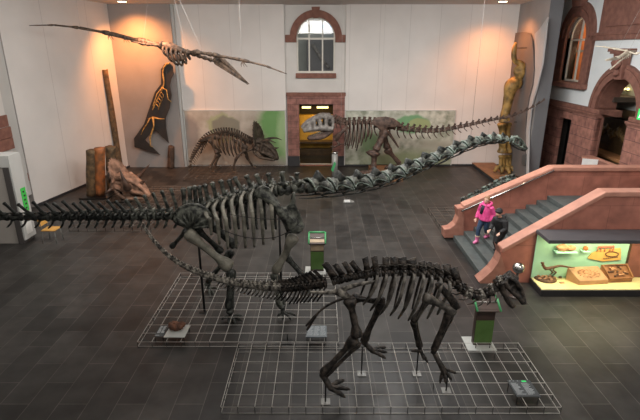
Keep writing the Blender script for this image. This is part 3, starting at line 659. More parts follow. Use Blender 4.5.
def struts(mb, L, lst, mirror=True, sc=1.0):
    for pts, r in lst:
        for k in ((1, -1) if mirror else (1,)):
            q = [L(a, v*k, w) for a, v, w in pts]
            rr = [x*sc for x in r] if isinstance(r, list) else r*sc
            mb.tube(q if len(q) < 3 else spline(q, 3), rr if not isinstance(rr, list) else ([rr[0]+(rr[1]-rr[0])*i/(3*(len(q)-1)) for i in range(3*(len(q)-1)+1)] if len(q) > 2 else rr), 8)

# ================================================================ long-necked skeleton
YD = 10.4
dp = thing('sauropod_skeleton', 'huge long-necked dark green-grey dinosaur skeleton reaching across the hall above the rear wire grid', 'dinosaur skeleton', (-2.2, YD, 0))
def ydip(px): return YD if px < 285 else lerp(YD, 14.0, ((px-285)/(512-285))**1.0)
# tail
tail_x = [-40, -25, -11, 3, 17, 31, 44.5, 57] + [66.5+8.6*i for i in range(14)]
tpts = []
for x in tail_x:
    y = 217.5 if x < 60 else lerp(217, 215.5, (x-60)/120)
    tpts.append(P(x, y, lerp(YD-.5, YD, min(1, (x+40)/200))))
for i, c in enumerate(tpts):
    x = tail_x[i]; t = min(1, max(0, (x+40)/220)); f, s, u = frame(tpts, i)
    L = (tpts[min(i+1, len(tpts)-1)]-tpts[max(i-1, 0)]).length/2*.86
    r = lerp(.065, .118, t)
    h = .27+.06*math.sin(i*2.3)*.5 if x < 135 else lerp(.30, .56, (x-135)/45)
    lean = .22+.02*math.sin(i*1.7) if x < 135 else lerp(.18, .10, (x-135)/45)
    mb = MB(); vertebra(mb, c, f, s, u, L, r, c+u*(r+h)-f*lean, tw=.0 if x < 60 else lerp(.15, .30, t), chev=lerp(.16, .22, t), chl=.10 if x > 60 else .14, wid=.075, thk=.030)
    mb.build('tail_vertebra', 'dbone_dark_shaded' if x < 130 else 'dbone', dp)
# trunk: (x, centre y, spine tip x, spine tip y)
trunk = [(186, 214, 183, 188), (192, 213, 189.5, 186.5), (198, 212, 194.5, 185.5), (204, 210.5, 199, 185.5), (211, 208, 204.5, 184), (219, 205.5, 212, 182), (227.5, 203, 220.5, 180), (236, 200, 228.5, 179.5),
         (245, 197.5, 234, 177), (254, 195, 246, 175), (263, 193, 256, 174), (273, 191.5, 268, 173), (284, 190, 282, 171.5), (297, 188.5, 297, 172.5)]
bp = [P(x, y, ydip(x)) for x, y, _, _ in trunk]
for i, (x, y, tx, ty) in enumerate(trunk):
    f, s, u = frame(bp, i); L = (bp[min(i+1, len(bp)-1)]-bp[max(i-1, 0)]).length/(2 if 0 < i < len(bp)-1 else 1)*.86
    mb = MB(); vertebra(mb, bp[i], f, s, u, L, .13, P(tx, ty, ydip(x)), tw=.36, wid=.10, thk=.05, twup=1.0, knob=1.45)
    mb.build('back_vertebra', 'dbone', dp)
# ribs: near (toward the camera) and far
ribs = [(211, 235), (219, 244), (227.5, 249), (236, 248.5), (245, 248), (254, 247), (263, 244.5), (273, 240)]
for i, (x, yb) in enumerate(ribs):
    k = 4+i; f, s, u = frame(bp, k); c = bp[k]; yc = trunk[k][1]
    for side in (-1, 1):
        yy = lambda d: ydip(x)+d*(1 if side > 0 else -1)
        e_ = P(x+.5, yb, YD-.82) if side < 0 else P(x+3, 229.5, YD+.82)
        m_ = P(x-1.2, lerp(yc, yb, .42), YD-.90) if side < 0 else P(x+1, lerp(yc, 229.5, .45), YD+.90)
        pts = [V((c.x, yy(.10), c.z+.16)), V((c.x-.01, yy(.50), c.z+.10)), V((lerp(c.x, m_.x, .7), yy(.80), lerp(c.z, m_.z, .45))), m_, e_]
        mb = MB(); flat_rib(mb, rib_pts(pts), .040); mb.build('rib', 'dbone_pale_lit' if side < 0 else 'dbone_dark_shaded', dp)
b = MB()
b.tube(spline(Q([(220, 229), (240, 236), (258, 238.5), (276, 237), (291, 231)], YD-.92), 4), .010, 5)
b.tube(spline(Q([(228, 214), (246, 217), (265, 219), (289, 219)], YD-.92), 4), .008, 5)
b.build('rib_wire', 'black_steel', dp)
# pelvis
il = [(171, 223), (174, 214.5), (180.5, 208), (189, 204.5), (198, 205), (206, 209), (211, 216), (213, 225), (207, 227), (199, 225.5), (193, 230), (187, 229), (181, 225.5)]
for side, y in ((-1, YD-.52), (1, YD+.46)):
    cc = P(193, 219, y); o3 = [P(px, py, y) for px, py in il]
    mb = MB(); outer = [mb.bm.verts.new(p) for p in o3]
    ringv = []
    for p in o3:
        q2 = p.lerp(cc, .35); ringv.append(mb.bm.verts.new(q2+V((0, side*.09+.035*math.sin(p.x*17), 0))))
    cv = mb.bm.verts.new(cc+V((0, side*.03, 0))); n = len(outer)
    for k in range(n):
        mb.bm.faces.new((outer[k], outer[(k+1) % n], ringv[(k+1) % n], ringv[k])); mb.bm.faces.new((ringv[k], ringv[(k+1) % n], cv))
    o = mb.build('ilium', 'dbone' if side < 0 else 'dbone_dark_shaded', dp, solid=.07, sub=1)
    rb_ = MB(); bs_ = P(192, 226, y)+V((0, side*.13, 0))
    for k in range(1, 8): rb_.tube([bs_.lerp(o3[k], .12), bs_.lerp(o3[k], .55)+V((0, side*.05, 0)), o3[k]], [.03, .034, .03], 7)
    rb_.tube(o3[1:9], .04, 7); rb_.build('iliac_ridge', 'dbone' if side < 0 else 'dbone_dark_shaded', o)
    mb = MB(); sh = .0 if side < 0 else 0
    mb.bone(P(196, 228, y), P(222, 252, YD+side*.15), .055, .10, .09, n=8); mb.build('pubis', 'dbone_dark_shaded', dp)
    mb = MB(); mb.bone(P(187, 230, y), P(171.5, 247, YD+side*.12), .045, .08, .075, n=8); mb.build('ischium', 'dbone_dark_shaded', dp)
# hind legs
MB().bone(P(186.5, 231.5, YD-.62), P(231, 268, 9.78), .084, .155, .165, n=12, bow=(0, 0, -.02)).ball(P(192, 228, YD-.5), .10, 2).build('thigh_bone', 'dbone_pale_lit', dp)
MB().bone(P(231, 269, 9.76), P(228.5, 309, 9.72), .068, .12, .09, n=10).build('shin_bone', 'dbone_dark_shaded', dp)
MB().bone(P(233.5, 271, 9.85), P(231.5, 309, 9.80), .04, .06, .06, n=8).build('fibula', 'dbone_dark_shaded', dp)
b = MB(); ak = P(230, 311, 9.75); b.ball(ak, (.10, .10, .07), 2)
tips = [G(221.5, 320, .04), G(228, 324, .03), G(236, 325, .03), G(242.5, 321.5, .04), G(243, 316.5, .04)]
toes(b, ak, ak+V((.01, -.02, -.12)), tips, .042); b.build('hind_foot', 'dbone_dark_shaded', dp)
MB().bone(P(211, 224.5, YD+.55), P(236, 246, 11.05), .085, .13, .14, n=10).build('thigh_bone', 'dbone_dark_shaded', dp)
MB().bone(P(232, 251, 11.05), P(207, 283, 11.2), .062, .12, .08, n=10).build('shin_bone', 'dbone_dark_shaded', dp)
b = MB(); ak = P(207.5, 284, 11.2); b.ball(ak, (.09, .09, .07), 2)
toes(b, ak, ak+V((.03, -.02, -.10)), [G(203, 292, .05), G(210, 297, .03), G(215, 295.5, .03), G(220, 290, .04)], .038); b.build('hind_foot', 'dbone', dp)
# shoulder and fore legs
sb = [(254, 196), (256, 189), (263, 185.5), (269, 188), (275, 197), (283, 208.5), (289, 205), (292, 193), (295.5, 192.5), (295.5, 205), (301, 216), (304.5, 227), (299, 234), (287, 233.5), (282, 222), (272, 209), (263, 200)]
for side, y in ((-1, YD-.72), (1, YD+.75)):
    b = MB().prism([P(px, py, y) for px, py in sb], (0, .075, 0))
    b.tube([P(258, 192, y), P(272, 201, y-.02), P(284, 215, y-.05), P(294, 226, y-.04)], [(.10, .05), (.08, .07), (.13, .09), (.15, .08)], 8, ref=(0, 1, 0))
    b.ball(P(295, 228, y), (.18, .10, .13), 2, .3, 2)
    b.build('shoulder_blade', 'dbone' if side < 0 else 'dbone_dark_shaded', dp, remesh=.02)
MB().bone(P(294, 235, YD-.66), P(274.5, 272.5, 9.8), .078, .15, .115, n=11, bow=(.02, 0, 0)).build('upper_arm_bone', 'dbone_pale_lit', dp)
MB().bone(P(273.5, 273, 9.8), P(280, 307, 9.72), .055, .09, .08, n=9).build('forearm_bone', 'dbone', dp)
MB().bone(P(276.5, 274, 9.9), P(283.5, 306, 9.82), .042, .07, .06, n=9).build('forearm_bone', 'dbone_dark_shaded', dp)
b = MB(); ak = P(282, 307, 9.75); b.ball(ak, (.09, .08, .06), 2)
toes(b, ak, ak+V((.02, -.01, -.13)), [G(277, 318, .04), G(283, 320.5, .03), G(291, 320, .03), G(296, 316, .04)], .038); b.build('fore_foot', 'dbone_dark_shaded', dp)
MB().bone(P(290, 232, YD+.78), P(285, 257, 11.2), .075, .13, .11, n=10).build('upper_arm_bone', 'dbone_dark_shaded', dp)
MB().bone(P(285, 256, 11.2), P(303, 276, 11.25), .055, .09, .075, n=9).bone(P(287.5, 256, 11.3), P(305.5, 275.5, 11.3), .035, .06, .05, n=8).build('forearm_bone', 'dbone_dark_shaded', dp)
b = MB(); ak = P(305, 277, 11.25)
toes(b, ak, ak+V((.03, -.02, -.15)), [G(302, 290, .05), G(308, 292, .03), G(314, 289, .04)], .036); b.build('fore_foot', 'dbone_dark_shaded', dp)
rod(dp, G(204.5, 311), 2.3, .028); rod(dp, G(281.5, 296), 2.4, .026); rod(dp, G(287.5, 342), .2, .014)
# neck
neck = [(297, 189), (317, 187.5), (338, 186.5), (357, 184), (375, 180.5), (392, 176), (408.5, 169.5), (425, 162.5), (441, 156), (456, 149.5), (470, 144), (482.5, 140.5), (493, 139.2), (502, 139.3), (510, 140.2)]
npt = [P(x, y, ydip(x)) for x, y in neck]
for i in range(1, len(neck)-1):
    f, s, u = frame(npt, i); c = npt[i]; sp = (npt[i+1]-npt[i-1]).length/2
    t = (i-1)/(len(neck)-3); w = lerp(.34, .14, t**.8); h = lerp(.40, .20, t); L = sp*.92
    mb = MB(); mb.tube([c-f*L*.52, c-f*L*.3, c, c+f*L*.35, c+f*L*.52], [h*.30, h*.30, h*.20, h*.30, h*.22], 9)
    rows = []
    for a, wf, dz in ((-.50, 1.0, .04), (-.36, .74, .09), (-.14, .40, .14), (.10, .30, .12), (.34, .62, .0), (.50, 1.0, -.14)):
        rows.append([c+f*a*L+s*w*wf*x+u*h*(z+dz) for x, z in ((-1, .0), (-.82, .22), (-.45, .40), (0, .50), (.45, .40), (.82, .22), (1, .0))])
    mb.grid(rows)
    o = mb.build('neck_vertebra', 'dbone', dp, solid=.03)
    mb = MB()
    for rw_ in (rows[0], rows[-1]): mb.tube([p+u*.012 for p in rw_], [.016, .022, .026, .030, .026, .022, .016], 6)
    for e in (0, -1): mb.tube([rr_[e]+u*.008 for rr_ in rows], [.028, .024, .02, .02, .024, .028], 6)
    mb.build('neck_ridge', 'dbone_neck', o)
    mb = MB()
    mb.tube([c+u*h*.42, c+u*h*.72-f*L*.02, c+u*h*1.05-f*L*.08], [(L*.46, w*.36), (L*.24, w*.16), (L*.05, w*.05)], 8, ref=s)
    for k in (1, -1):
        mb.tube([c+f*L*.5+s*k*w*.95-u*h*.02, c+f*L*.28+s*k*w*.62-u*h*.22, c+f*L*.1+s*k*w*.40-u*h*.42], [.022, .03, .024], 6)
        mb.tube([c-f*L*.45+s*k*w*.98+u*h*.02, c-f*L*.2+s*k*w*.5-u*h*.1, c+f*L*.05+s*k*w*.25-u*h*.2], [.024, .028, .024], 6)
        mb.tube([c+f*L*.42+s*k*w*.42-u*h*.48, c+f*L*.1+s*k*w*.45-u*h*.50, c-f*L*.45+s*k*w*.42-u*h*.54, c-f*L*1.05+s*k*w*.36-u*h*.5], [.012, .026, .017, .006], 6)
    mb.build('neck_rib', 'dbone_dark_shaded', dp)
# skull
hd = npt[-1]; ff = (P(531, 149.5, 14.0)-hd).normalized(); uu = V((0, 0, 1)); uu = (uu-ff*uu.dot(ff)).normalized()
LS = local_pts(hd-uu*.06, ff, uu, .60)
mb = MB()
struts(mb, LS, [([(.02, .13, .30), (.35, .15, .36), (.65, .12, .24), (1.0, .07, .05)], .05), ([(.08, .16, .06), (.4, .17, .02), (.75, .12, .0), (1.0, .07, .0)], .045),
                ([(.10, .15, .30), (.14, .17, .05)], .045), ([(.40, .15, .35), (.44, .17, .03)], .04), ([(.64, .12, .24), (.72, .12, .02)], .045), ([(.2, .1, .36), (.25, .0, .40)], .06), ([(.62, .0, .26), (.98, .0, .04)], .07)], sc=.60)
mb.ball(LS(.10, 0, .22), .09, 2).ball(LS(.97, 0, .02), (.045, .05, .035), 2)
sk = mb.build('skull', 'dbone_neck', dp, remesh=.014)
mb = MB(); struts(mb, LS, [([(.10, .15, -.02), (.5, .14, -.12), (.97, .07, -.07)], .042), ([(.9, .0, -.08), (.99, .06, -.07)], .04)], sc=.6); mb.build('lower_jaw', 'dbone_dark_shaded', sk, remesh=.014)

# ================================================================ four-legged skeleton in front
YH = 7.38
hp = thing('duck_billed_dinosaur_skeleton', 'dark brown four-legged dinosaur skeleton with tall flat back spines standing on the front wire grid', 'dinosaur skeleton', (1.6, YH, 0))
ht = [(143, 225, 9.6), (147, 232, 9.5), (153, 240, 9.4), (160, 248, 9.25), (168, 255.5, 9.1), (177, 262, 8.95), (187, 268, 8.8), (197.5, 272.5, 8.65), (208.5, 276.5, 8.5), (220, 280, 8.35), (232, 283, 8.2), (244, 285, 8.05), (256, 286.5, 7.92), (268, 287.5, 7.8), (280, 288, 7.68), (292, 288, 7.6), (304, 286.5, 7.52), (316, 285, 7.46), (328, 283.2, 7.4)]
hs = spline(Q(ht), 3)
hs = hs[:-1]
n = len(hs)
for i in range(0, n):
    f, s, u = frame(hs, i); c = hs[i]; t = i/(n-1); sp = (hs[min(i+1, n-1)]-hs[max(i-1, 0)]).length/2
    mb = MB(); r = lerp(.030, .075, t)
    spn = lerp(.03, .06, t) if t < .72 else lerp(.06, .21, ((t-.72)/.28)**1.5)
    tip = c+u*(r+spn)-f*(sp*.5+spn*.5)
    vertebra(mb, c, f, s, u, sp*.92, r, tip, tw=(0 if t < .5 else lerp(.03, .13, (t-.5)*2)), chev=0, wid=.04+.03*t, thk=.014)
    if t > .50:
        ch = lerp(.10, .26, (t-.5)*2) if t < .85 else .26
        b0 = c-u*r*.7
        mb.tube([b0, b0-u*ch*.55-f*ch*.45, b0-u*ch-f*ch*.95], [(.016, .012), (.017, .013), (.014, .008)], 6, ref=s)
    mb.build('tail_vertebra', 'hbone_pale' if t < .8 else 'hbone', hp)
back = [(336, 281.5), (344, 279.5), (352, 277.5), (360, 276), (368, 274.8), (376.5, 273.8), (385.5, 273), (394.5, 272.6), (403.5, 272.4), (412.5, 272.6), (421.5, 273.4), (430, 275), (438.5, 277.2), (447, 280.2), (455, 284.5)]
bk = [P(x, y, YH) for x, y in back]
tops = {0: (325, 263), 1: (335, 264), 2: (344, 262), 3: (351.5, 261.5), 4: (365, 257.5), 5: (374, 256.5), 6: (386, 257), 7: (394, 257), 8: (402, 257.5), 9: (411, 259), 10: (421.5, 261.5), 11: (428.5, 262), 12: (436, 263.5), 13: (446.5, 264.5), 14: (453.5, 268)}
wd = {9: .17, 0: .13, 1: .09, 2: .08, 3: .10, 4: .13, 5: .13}
for i, c in enumerate(bk):
    f, s, u = frame(bk, i); L = .155*.9
    mb = MB(); vertebra(mb, c, f, s, u, L, .065, None, tw=.19, twup=.7)
    tp = P(*tops[i], YH); w = wd.get(i, .13)*(.92+.16*math.sin(i*7.3))
    d = (tp-c).normalized(); fx = (f-d*f.dot(d)).normalized(); b0 = c+u*.06
    j = .015*math.sin(i*5.1)
    poly = [b0-fx*w*.62, b0+fx*w*.62, b0.lerp(tp, .40)+fx*w*.50, tp+fx*w*.52+d*j, tp+fx*w*.1+d*.012, tp-fx*w*.2-d*.006, tp-fx*w*.52-d*j, b0.lerp(tp, .40)-fx*w*.50]
    mb.prism([p-s*.018 for p in poly], s*.036)
    mb.build('back_vertebra', 'hbone', hp)
b = MB(); b.tube(spline([c+V((0, .0, .17)) for c in bk[5:14]], 3), .011, 6)
for k in range(5, 13): b.tube([bk[k]+V((-.05, -.03, .10)), bk[k]+V((.06, -.03, .17)), bk[k+1]+V((.05, -.03, .14))], .008, 5)
b.build('ossified_tendon', 'hbone_rib', hp)
# ribs
rb = [(376.5, 357, 308), (385.5, 364, 314), (394.5, 374, 318), (403.5, 384, 319), (412.5, 392, 322), (421.5, 402, 324), (430, 411, 323), (438.5, 421, 322), (447, 431, 318)]
for i, (x, xb, yb) in enumerate(rb):
    c = bk[5+i]
    for side in (-1, 1):
        wmax = .40-.012*abs(i-3)**1.5
        e = P(xb+6, yb-4 if side < 0 else yb, YH-.22); e = V((e.x, YH+side*.24, e.z))
        m1_ = V((lerp(c.x, e.x, .18), YH+side*.32, c.z-.04)); m2_ = V((lerp(c.x, e.x, .55), YH+side*wmax, lerp(c.z, e.z, .5)))
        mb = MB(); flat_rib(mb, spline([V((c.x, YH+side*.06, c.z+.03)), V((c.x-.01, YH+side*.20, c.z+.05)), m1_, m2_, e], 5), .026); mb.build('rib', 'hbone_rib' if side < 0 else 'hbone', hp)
# pelvis
for side in (-1, 1):
    y = YH+side*.24
    mb = MB(); mb.tube(spline(Q([(310, 292), (330, 292.5), (344, 289), (358, 284.5), (376, 281.5)], y), 4), [(lerp(.02, .05, math.sin(i/16*PI)), .02) for i in range(17)], 8, ref=(0, 1, 0))
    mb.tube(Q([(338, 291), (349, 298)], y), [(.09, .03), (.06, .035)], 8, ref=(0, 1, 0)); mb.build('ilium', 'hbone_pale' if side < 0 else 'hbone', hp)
    mb = MB(); mb.tube(spline(Q([(347, 297), (332, 303), (319, 312), (307, 330) if side < 0 else (306, 326)], YH+side*.10), 4), [.032, .03, .028, .025, .022, .02, .02, .02, .02, .022, .024, .026, .018], 8); mb.build('ischium', 'hbone', hp)
    mb = MB(); mb.tube(Q([(349, 297), (362, 300), (384, 301)], YH+side*.2), [(.03, .02), (.03, .018), (.065, .015)], 8, ref=(0, 1, 0)); mb.build('prepubis', 'hbone', hp)
# hind legs
yn, yf = 7.0, 7.76
MB().bone(P(349, 298, YH-.28), P(357, 337, yn), .058, .112, .108, n=10, bow=(.01, 0, 0)).build('thigh_bone', 'hbone', hp)
b = MB(); b.bone(P(356, 338, yn), P(322, 374, 6.96), .050, .110, .082, n=10).bone(P(360, 343, yn+.06), P(326, 376, 7.0), .034, .055, .045, n=8); b.build('shin_bone', 'hbone', hp)
b = MB(); ak = P(322.5, 375, 6.96); b.ball(ak, (.06, .06, .055), 2); kn = P(328, 387, 6.93)
toes(b, ak, kn, [P(344.5, 380, 7.12), P(350, 389.5, 6.95), P(345.5, 397.5, 6.84)], .05, .02); b.build('hind_foot', 'hbone', hp)
MB().bone(P(352, 297.5, YH+.28), P(384, 302, yf+.02), .055, .10, .115, n=10).build('thigh_bone', 'hbone', hp)
b = MB(); b.bone(P(382, 303, yf), P(364, 341, yf), .046, .105, .078, n=10).bone(P(378, 306, yf+.06), P(361, 341, yf+.05), .022, .036, .03, n=8); b.build('shin_bone', 'hbone', hp)
b = MB(); ak = P(363.5, 342, yf); b.ball(ak, (.06, .055, .05), 2); kn = P(370, 350, yf-.03)
toes(b, ak, kn, [P(386, 347.5, 7.86), P(387, 352.5, 7.74), P(386, 358.5, 7.64)], .046, .02); b.build('hind_foot', 'hbone', hp)
# shoulder and fore legs
for side in (-1, 1):
    y = YH+side*.30
    mb = MB(); mb.tube(spline(Q([(437, 283), (444, 291), (452, 300), (457, 309)], y), 4), [(lerp(.05, .075, i/12), .022) for i in range(13)], 8, ref=(0, 1, 0)); mb.build('shoulder_blade', 'hbone', hp)
yn, yf = 7.12, 7.66
MB().bone(P(424, 297.5, YH-.36), P(454, 313, yn), .060, .11, .095, n=10, bow=(0, 0, .03)).build('upper_arm_bone', 'hbone_rib', hp)
b = MB(); b.bone(P(450, 311, yn), P(433.5, 351, yn-.02), .055, .082, .068, n=9).bone(P(453, 315, yn+.05), P(436, 350, yn+.03), .024, .036, .03, n=8); b.build('forearm_bone', 'hbone', hp)
b = MB(); ak = P(433.5, 352, yn-.02); b.ball(ak, (.05, .045, .045), 2); kn = P(443, 369, yn-.03)
toes(b, ak, kn, [P(440, 383, yn-.06), P(446, 384, yn-.1), P(452, 380.5, yn-.05), P(456.5, 373.5, yn+.06)], .036, .015); b.build('fore_foot', 'hbone', hp)
MB().bone(P(430, 297, YH+.34), P(412.5, 322, yf), .054, .08, .07, n=9).build('upper_arm_bone', 'hbone', hp)
b = MB(); b.bone(P(413, 321, yf), P(419, 347, yf), .046, .068, .055, n=9).bone(P(416, 321, yf+.05), P(422, 347, yf+.04), .02, .03, .028, n=8); b.build('forearm_bone', 'hbone', hp)
b = MB(); ak = P(420, 348, yf); b.ball(ak, (.045, .04, .045), 2)
toes(b, ak, ak+V((.02, -.01, -.07)), [P(410.5, 351, yf-.02), P(424, 360, yf-.05), P(428, 363, yf-.03), P(423, 356, yf)], .034, .012); b.build('fore_foot', 'hbone', hp)
for g, zt in ((G(325.5, 402), .50), (G(361.5, 374), .62), (G(416.5, 374), .62), (G(446, 391), .38)): rod(hp, g, zt, .014, 'acrylic', .085)
# neck and skull
hn = [(461.5, 289.5), (468, 294), (475.5, 296.3), (482.5, 296), (489, 293.5), (495, 289.5), (500.5, 284.5), (503.5, 281.5)]
hnp = [P(x, y, YH-.02*i) for i, (x, y) in enumerate(hn)]
for i, c in enumerate(hnp):
    f, s, u = frame(hnp, i); mb = MB(); vertebra(mb, c, f, s, u, .125, .072, c+u*.14-f*.02, tw=.13, wid=.06, thk=.02, twup=.3)
    for k in (1, -1): mb.tube([c+s*k*.08-u*.02, c+s*k*.11-u*.09-f*.05, c+s*k*.09-u*.13-f*.13], [.018, .015, .006], 6)
    mb.build('neck_vertebra', 'hbone_pale' if i % 2 else 'hbone', hp)
hd = P(503.5, 279, YH-.14); ff = V((.66, -.22, -.72)).normalized(); uu = V((.72, -.05, .66)); uu = (uu-ff*uu.dot(ff)).normalized()
LS = local_pts(hd, ff, uu, .50); mb = MB()
struts(mb, LS, [([(-.02, .2, .20), (.25, .22, .26), (.6, .12, .22), (1.0, .12, .02)], .09), ([(.0, .24, -.02), (.4, .22, -.04), (.75, .15, .0), (1.02, .14, -.02)], .095), ([(.0, .2, .2), (.02, .24, -.02)], .06),
                ([(.26, .21, .26), (.3, .23, -.03)], .05), ([(.58, .1, .22), (.62, .17, -.02)], .06), ([(-.1, .0, .24), (.3, .0, .30)], .13), ([(.6, .0, .22), (1.0, .0, .04)], .08)], sc=.5)
mb.tube([LS(-.08, 0, .10), LS(.3, 0, .12), LS(.7, 0, .08), LS(1.0, 0, .0)], [.085, .085, .06, .05], 10)
mb.ball(LS(.05, 0, .1), .08, 2).ball(LS(1.02, 0, -.01), (.06, .075, .05), 2, .2, 1)
sk = mb.build('skull', 'hbone', hp, remesh=.012)
mb = MB(); struts(mb, LS, [([(.02, .22, -.10), (.35, .18, -.30), (.75, .12, -.38), (.95, .08, -.36)], .085), ([(.02, .22, -.05), (.1, .2, -.16)], .09)], sc=.5)
mb.ball(LS(.93, 0, -.36), (.055, .06, .04), 2, .2, 3); mb.build('lower_jaw', 'hbone', sk, remesh=.012)

# ================================================================ large two-legged skeleton at the back
YT = 22.9
tr = thing('tyrannosaur_skeleton', 'big brown two-legged dinosaur skeleton with a grey skull before the green-grey mural', 'dinosaur skeleton', (3.0, YT, .25))
tn = [(333.5, 119.5), (337, 121.5), (340.5, 123), (344.5, 123.5), (349, 123.2), (354, 123), (359, 122.6), (364, 122.4), (369, 122.6), (374, 123)]
tp_ = [P(x, y, YT) for x, y in tn]
for i, c in enumerate(tp_):
    f, s, u = frame(tp_, i); L = (tp_[min(i+1, 9)]-tp_[max(i-1, 0)]).length/(2 if 0 < i < 9 else 1)*.9
    mb = MB(); vertebra(mb, c, f, s, u, L, .10, c+u*.28-f*.02+f*.05, tw=.22, wid=.14, thk=.035)
    if i < 4:
        for k in (1, -1): mb.tube([c+s*k*.12, c+s*k*.2-u*.16+f*.04, c+s*k*.16-u*.3+f*.12], [.03, .026, .012], 6)
    mb.build('neck_vertebra' if i < 4 else 'back_vertebra', 'tbone', tr)
tribs = [(346.5, 345, 146), (350, 348, 149.5), (354, 352, 149), (358, 356.5, 151), (362, 361, 146), (366, 365.5, 142), (370, 370, 139.5)]
for i, (x, xb, yb) in enumerate(tribs):
    c = P(x, 123, YT)
    for side in (-1, 1):
        e = P(xb, yb, YT-.4); e.y = YT+side*.35
        mb = MB(); flat_rib(mb, spline([c+V((0, side*.08, .06)), c+V((0, side*.38, .0)), V((lerp(c.x, e.x, .4)+.04, YT+side*.62, lerp(c.z, e.z, .5))), e], 5), .034); mb.build('rib', 'tbone', tr)
ttx = []
k = 0; x = 401.0
prof = [(378, 125.5), (390, 127), (400, 128.6), (412, 130), (424, 131), (436, 131), (448, 129.5), (460, 127), (472, 124.5), (484, 121.8), (496, 119.3), (508, 117.2), (520, 113), (532, 107.5), (543, 101)]
tl = spline([P(px, py, lerp(YT, 20.75, max(0, (px-400)/143)**1.5)) for px, py in prof], 4)
acc = 0; step = .26; last = tl[0]; cs = [tl[0]]
for q in tl[1:]:
    if (q-cs[-1]).length >= lerp(.27, .17, len(cs)/45): cs.append(q)
for i, c in enumerate(cs):
    f, s, u = frame(cs, i); t = i/(len(cs)-1); L = (cs[min(i+1, len(cs)-1)]-cs[max(i-1, 0)]).length/(2 if 0 < i < len(cs)-1 else 1)*.9
    r = lerp(.135, .022, t**.8); mb = MB()
    vertebra(mb, c, f, s, u, L, r, c+u*(r+lerp(.22, .04, t))-f*(-.10), tw=lerp(.28, .04, t), chev=lerp(.40, .05, t), chl=-.22*(1-t)-.02, wid=lerp(.13, .05, t), thk=.03*(1-t)+.008)
    mb.build('tail_vertebra', 'tbone', tr)
for side in (-1, 1):
    y = YT+side*.34
    il = [(371, 124), (373, 119.5), (378, 117.2), (386, 116.6), (394, 118.5), (400.5, 123), (401, 127), (394, 127.5), (388, 127.3), (386, 131), (380, 131), (377, 127)]
    MB().prism([P(px, py, y) for px, py in il], (0, .09, 0)).build('ilium', 'tbone', tr, bevel=.03)
    MB().bone(P(382, 130, YT+side*.2), P(374.5, 150, YT+side*.1), .06, .10, .13, n=8).build('pubis', 'tbone', tr)
    MB().tube(spline(Q([(386, 130), (393, 139), (398.5, 147.5)], YT+side*.15), 4), [.09, .08, .07, .065, .06, .055, .05, .045, .03], 8).build('ischium', 'tbone', tr)
MB().bone(P(387, 130, YT-.45), P(375.5, 150.5, YT-.55), .135, .20, .20, n=10).build('thigh_bone', 'tbone', tr)
b = MB().bone(P(374.5, 152, YT-.55), P(373.5, 169, YT-.6), .13, .30, .17, n=10).ball(P(372.5, 152.5, YT-.55), (.32, .2, .14), 2, .4, 1); b.build('shin_bone', 'tbone', tr)
b = MB(); ak = P(373.5, 169.5, YT-.6)
toes(b, ak, V((ak.x-.1, ak.y, .42)), [V((ak.x-.75, ak.y+.15, .28)), V((ak.x-.85, ak.y-.15, .28)), V((ak.x-.6, ak.y-.42, .28))], .085); b.build('foot', 'tbone', tr)
MB().bone(P(384, 133, YT+.4), P(387, 148, YT+.5), .12, .18, .19, n=10).build('thigh_bone', 'tbone', tr)
MB().bone(P(386.5, 148.5, YT+.5), P(400, 164, YT+.55), .11, .23, .13, n=10).build('shin_bone', 'tbone', tr)
b = MB(); ak = P(400, 164.5, YT+.55)
toes(b, ak, V((ak.x-.1, ak.y, .42)), [V((ak.x-.7, ak.y+.35, .28)), V((ak.x-.8, ak.y+.05, .28)), V((ak.x-.6, ak.y-.25, .28))], .08); b.build('foot', 'tbone', tr)
for side in (-1, 1):
    y = YT+side*.5
    MB().tube(Q([(348, 126.5), (342, 132), (335, 139)], y), [(.12, .04), (.08, .04), (.16, .06)], 8, ref=(0, 1, 0)).build('shoulder_blade', 'tbone', tr)
    MB().bone(P(334.5, 138.5, y), P(339.5, 144.5, y), .045, .08, .065, n=8).build('upper_arm_bone', 'tbone', tr)
    b = MB().bone(P(339.5, 144.5, y), P(334, 147, y), .035, .05, .045, n=8)
    b.tube([P(334, 147, y), P(331.5, 146, y), P(330, 147.5, y)], [.03, .026, .008], 6).tube([P(334, 147, y), P(332, 148.5, y), P(331, 150, y)], [.03, .026, .008], 6); b.build('forearm_bone', 'tbone', tr)
    b = MB().tube(spline(Q([(337, 146), (344, 143.5) , (350, 146)], YT+side*.2), 3), .02, 5); b.build('breast_rib', 'tbone', tr)
hd = P(332, 122, YT-.02); ff = V((-.985, -.14, -.10)).normalized(); uu = V((0, 0, 1)); uu = (uu-ff*uu.dot(ff)).normalized()
LS = local_pts(hd, ff, uu, 1.46); mb = MB()
struts(mb, LS, [([(-.0, .20, .17), (.25, .17, .24), (.5, .11, .20), (.8, .08, .08), (1.0, .05, -.09)], .085), ([(.03, .24, -.20), (.3, .22, -.14), (.6, .14, -.13), (.98, .07, -.15)], .085), ([(.0, .21, .16), (.02, .25, -.18)], .055),
                ([(.20, .19, .22), (.24, .23, -.13)], .07), ([(.43, .13, .2), (.40, .19, -.12)], .075), ([(.62, .11, .13), (.62, .14, -.12)], .09), ([(.76, .08, .06), (.88, .08, -.12)], .09), ([(.05, .0, .22), (.45, .0, .24)], .09), ([(.5, .0, .2), (.98, .0, -.06)], .075)], sc=1.46)
mb.ball(LS(.02, 0, .05), (.2, .2, .25), 2).ball(LS(.18, 0, .27), (.16, .16, .06), 2).ball(LS(.38, 0, .26), (.10, .14, .05), 2)
sk = mb.build('skull', 'tskull', tr, remesh=.035)
b = MB()
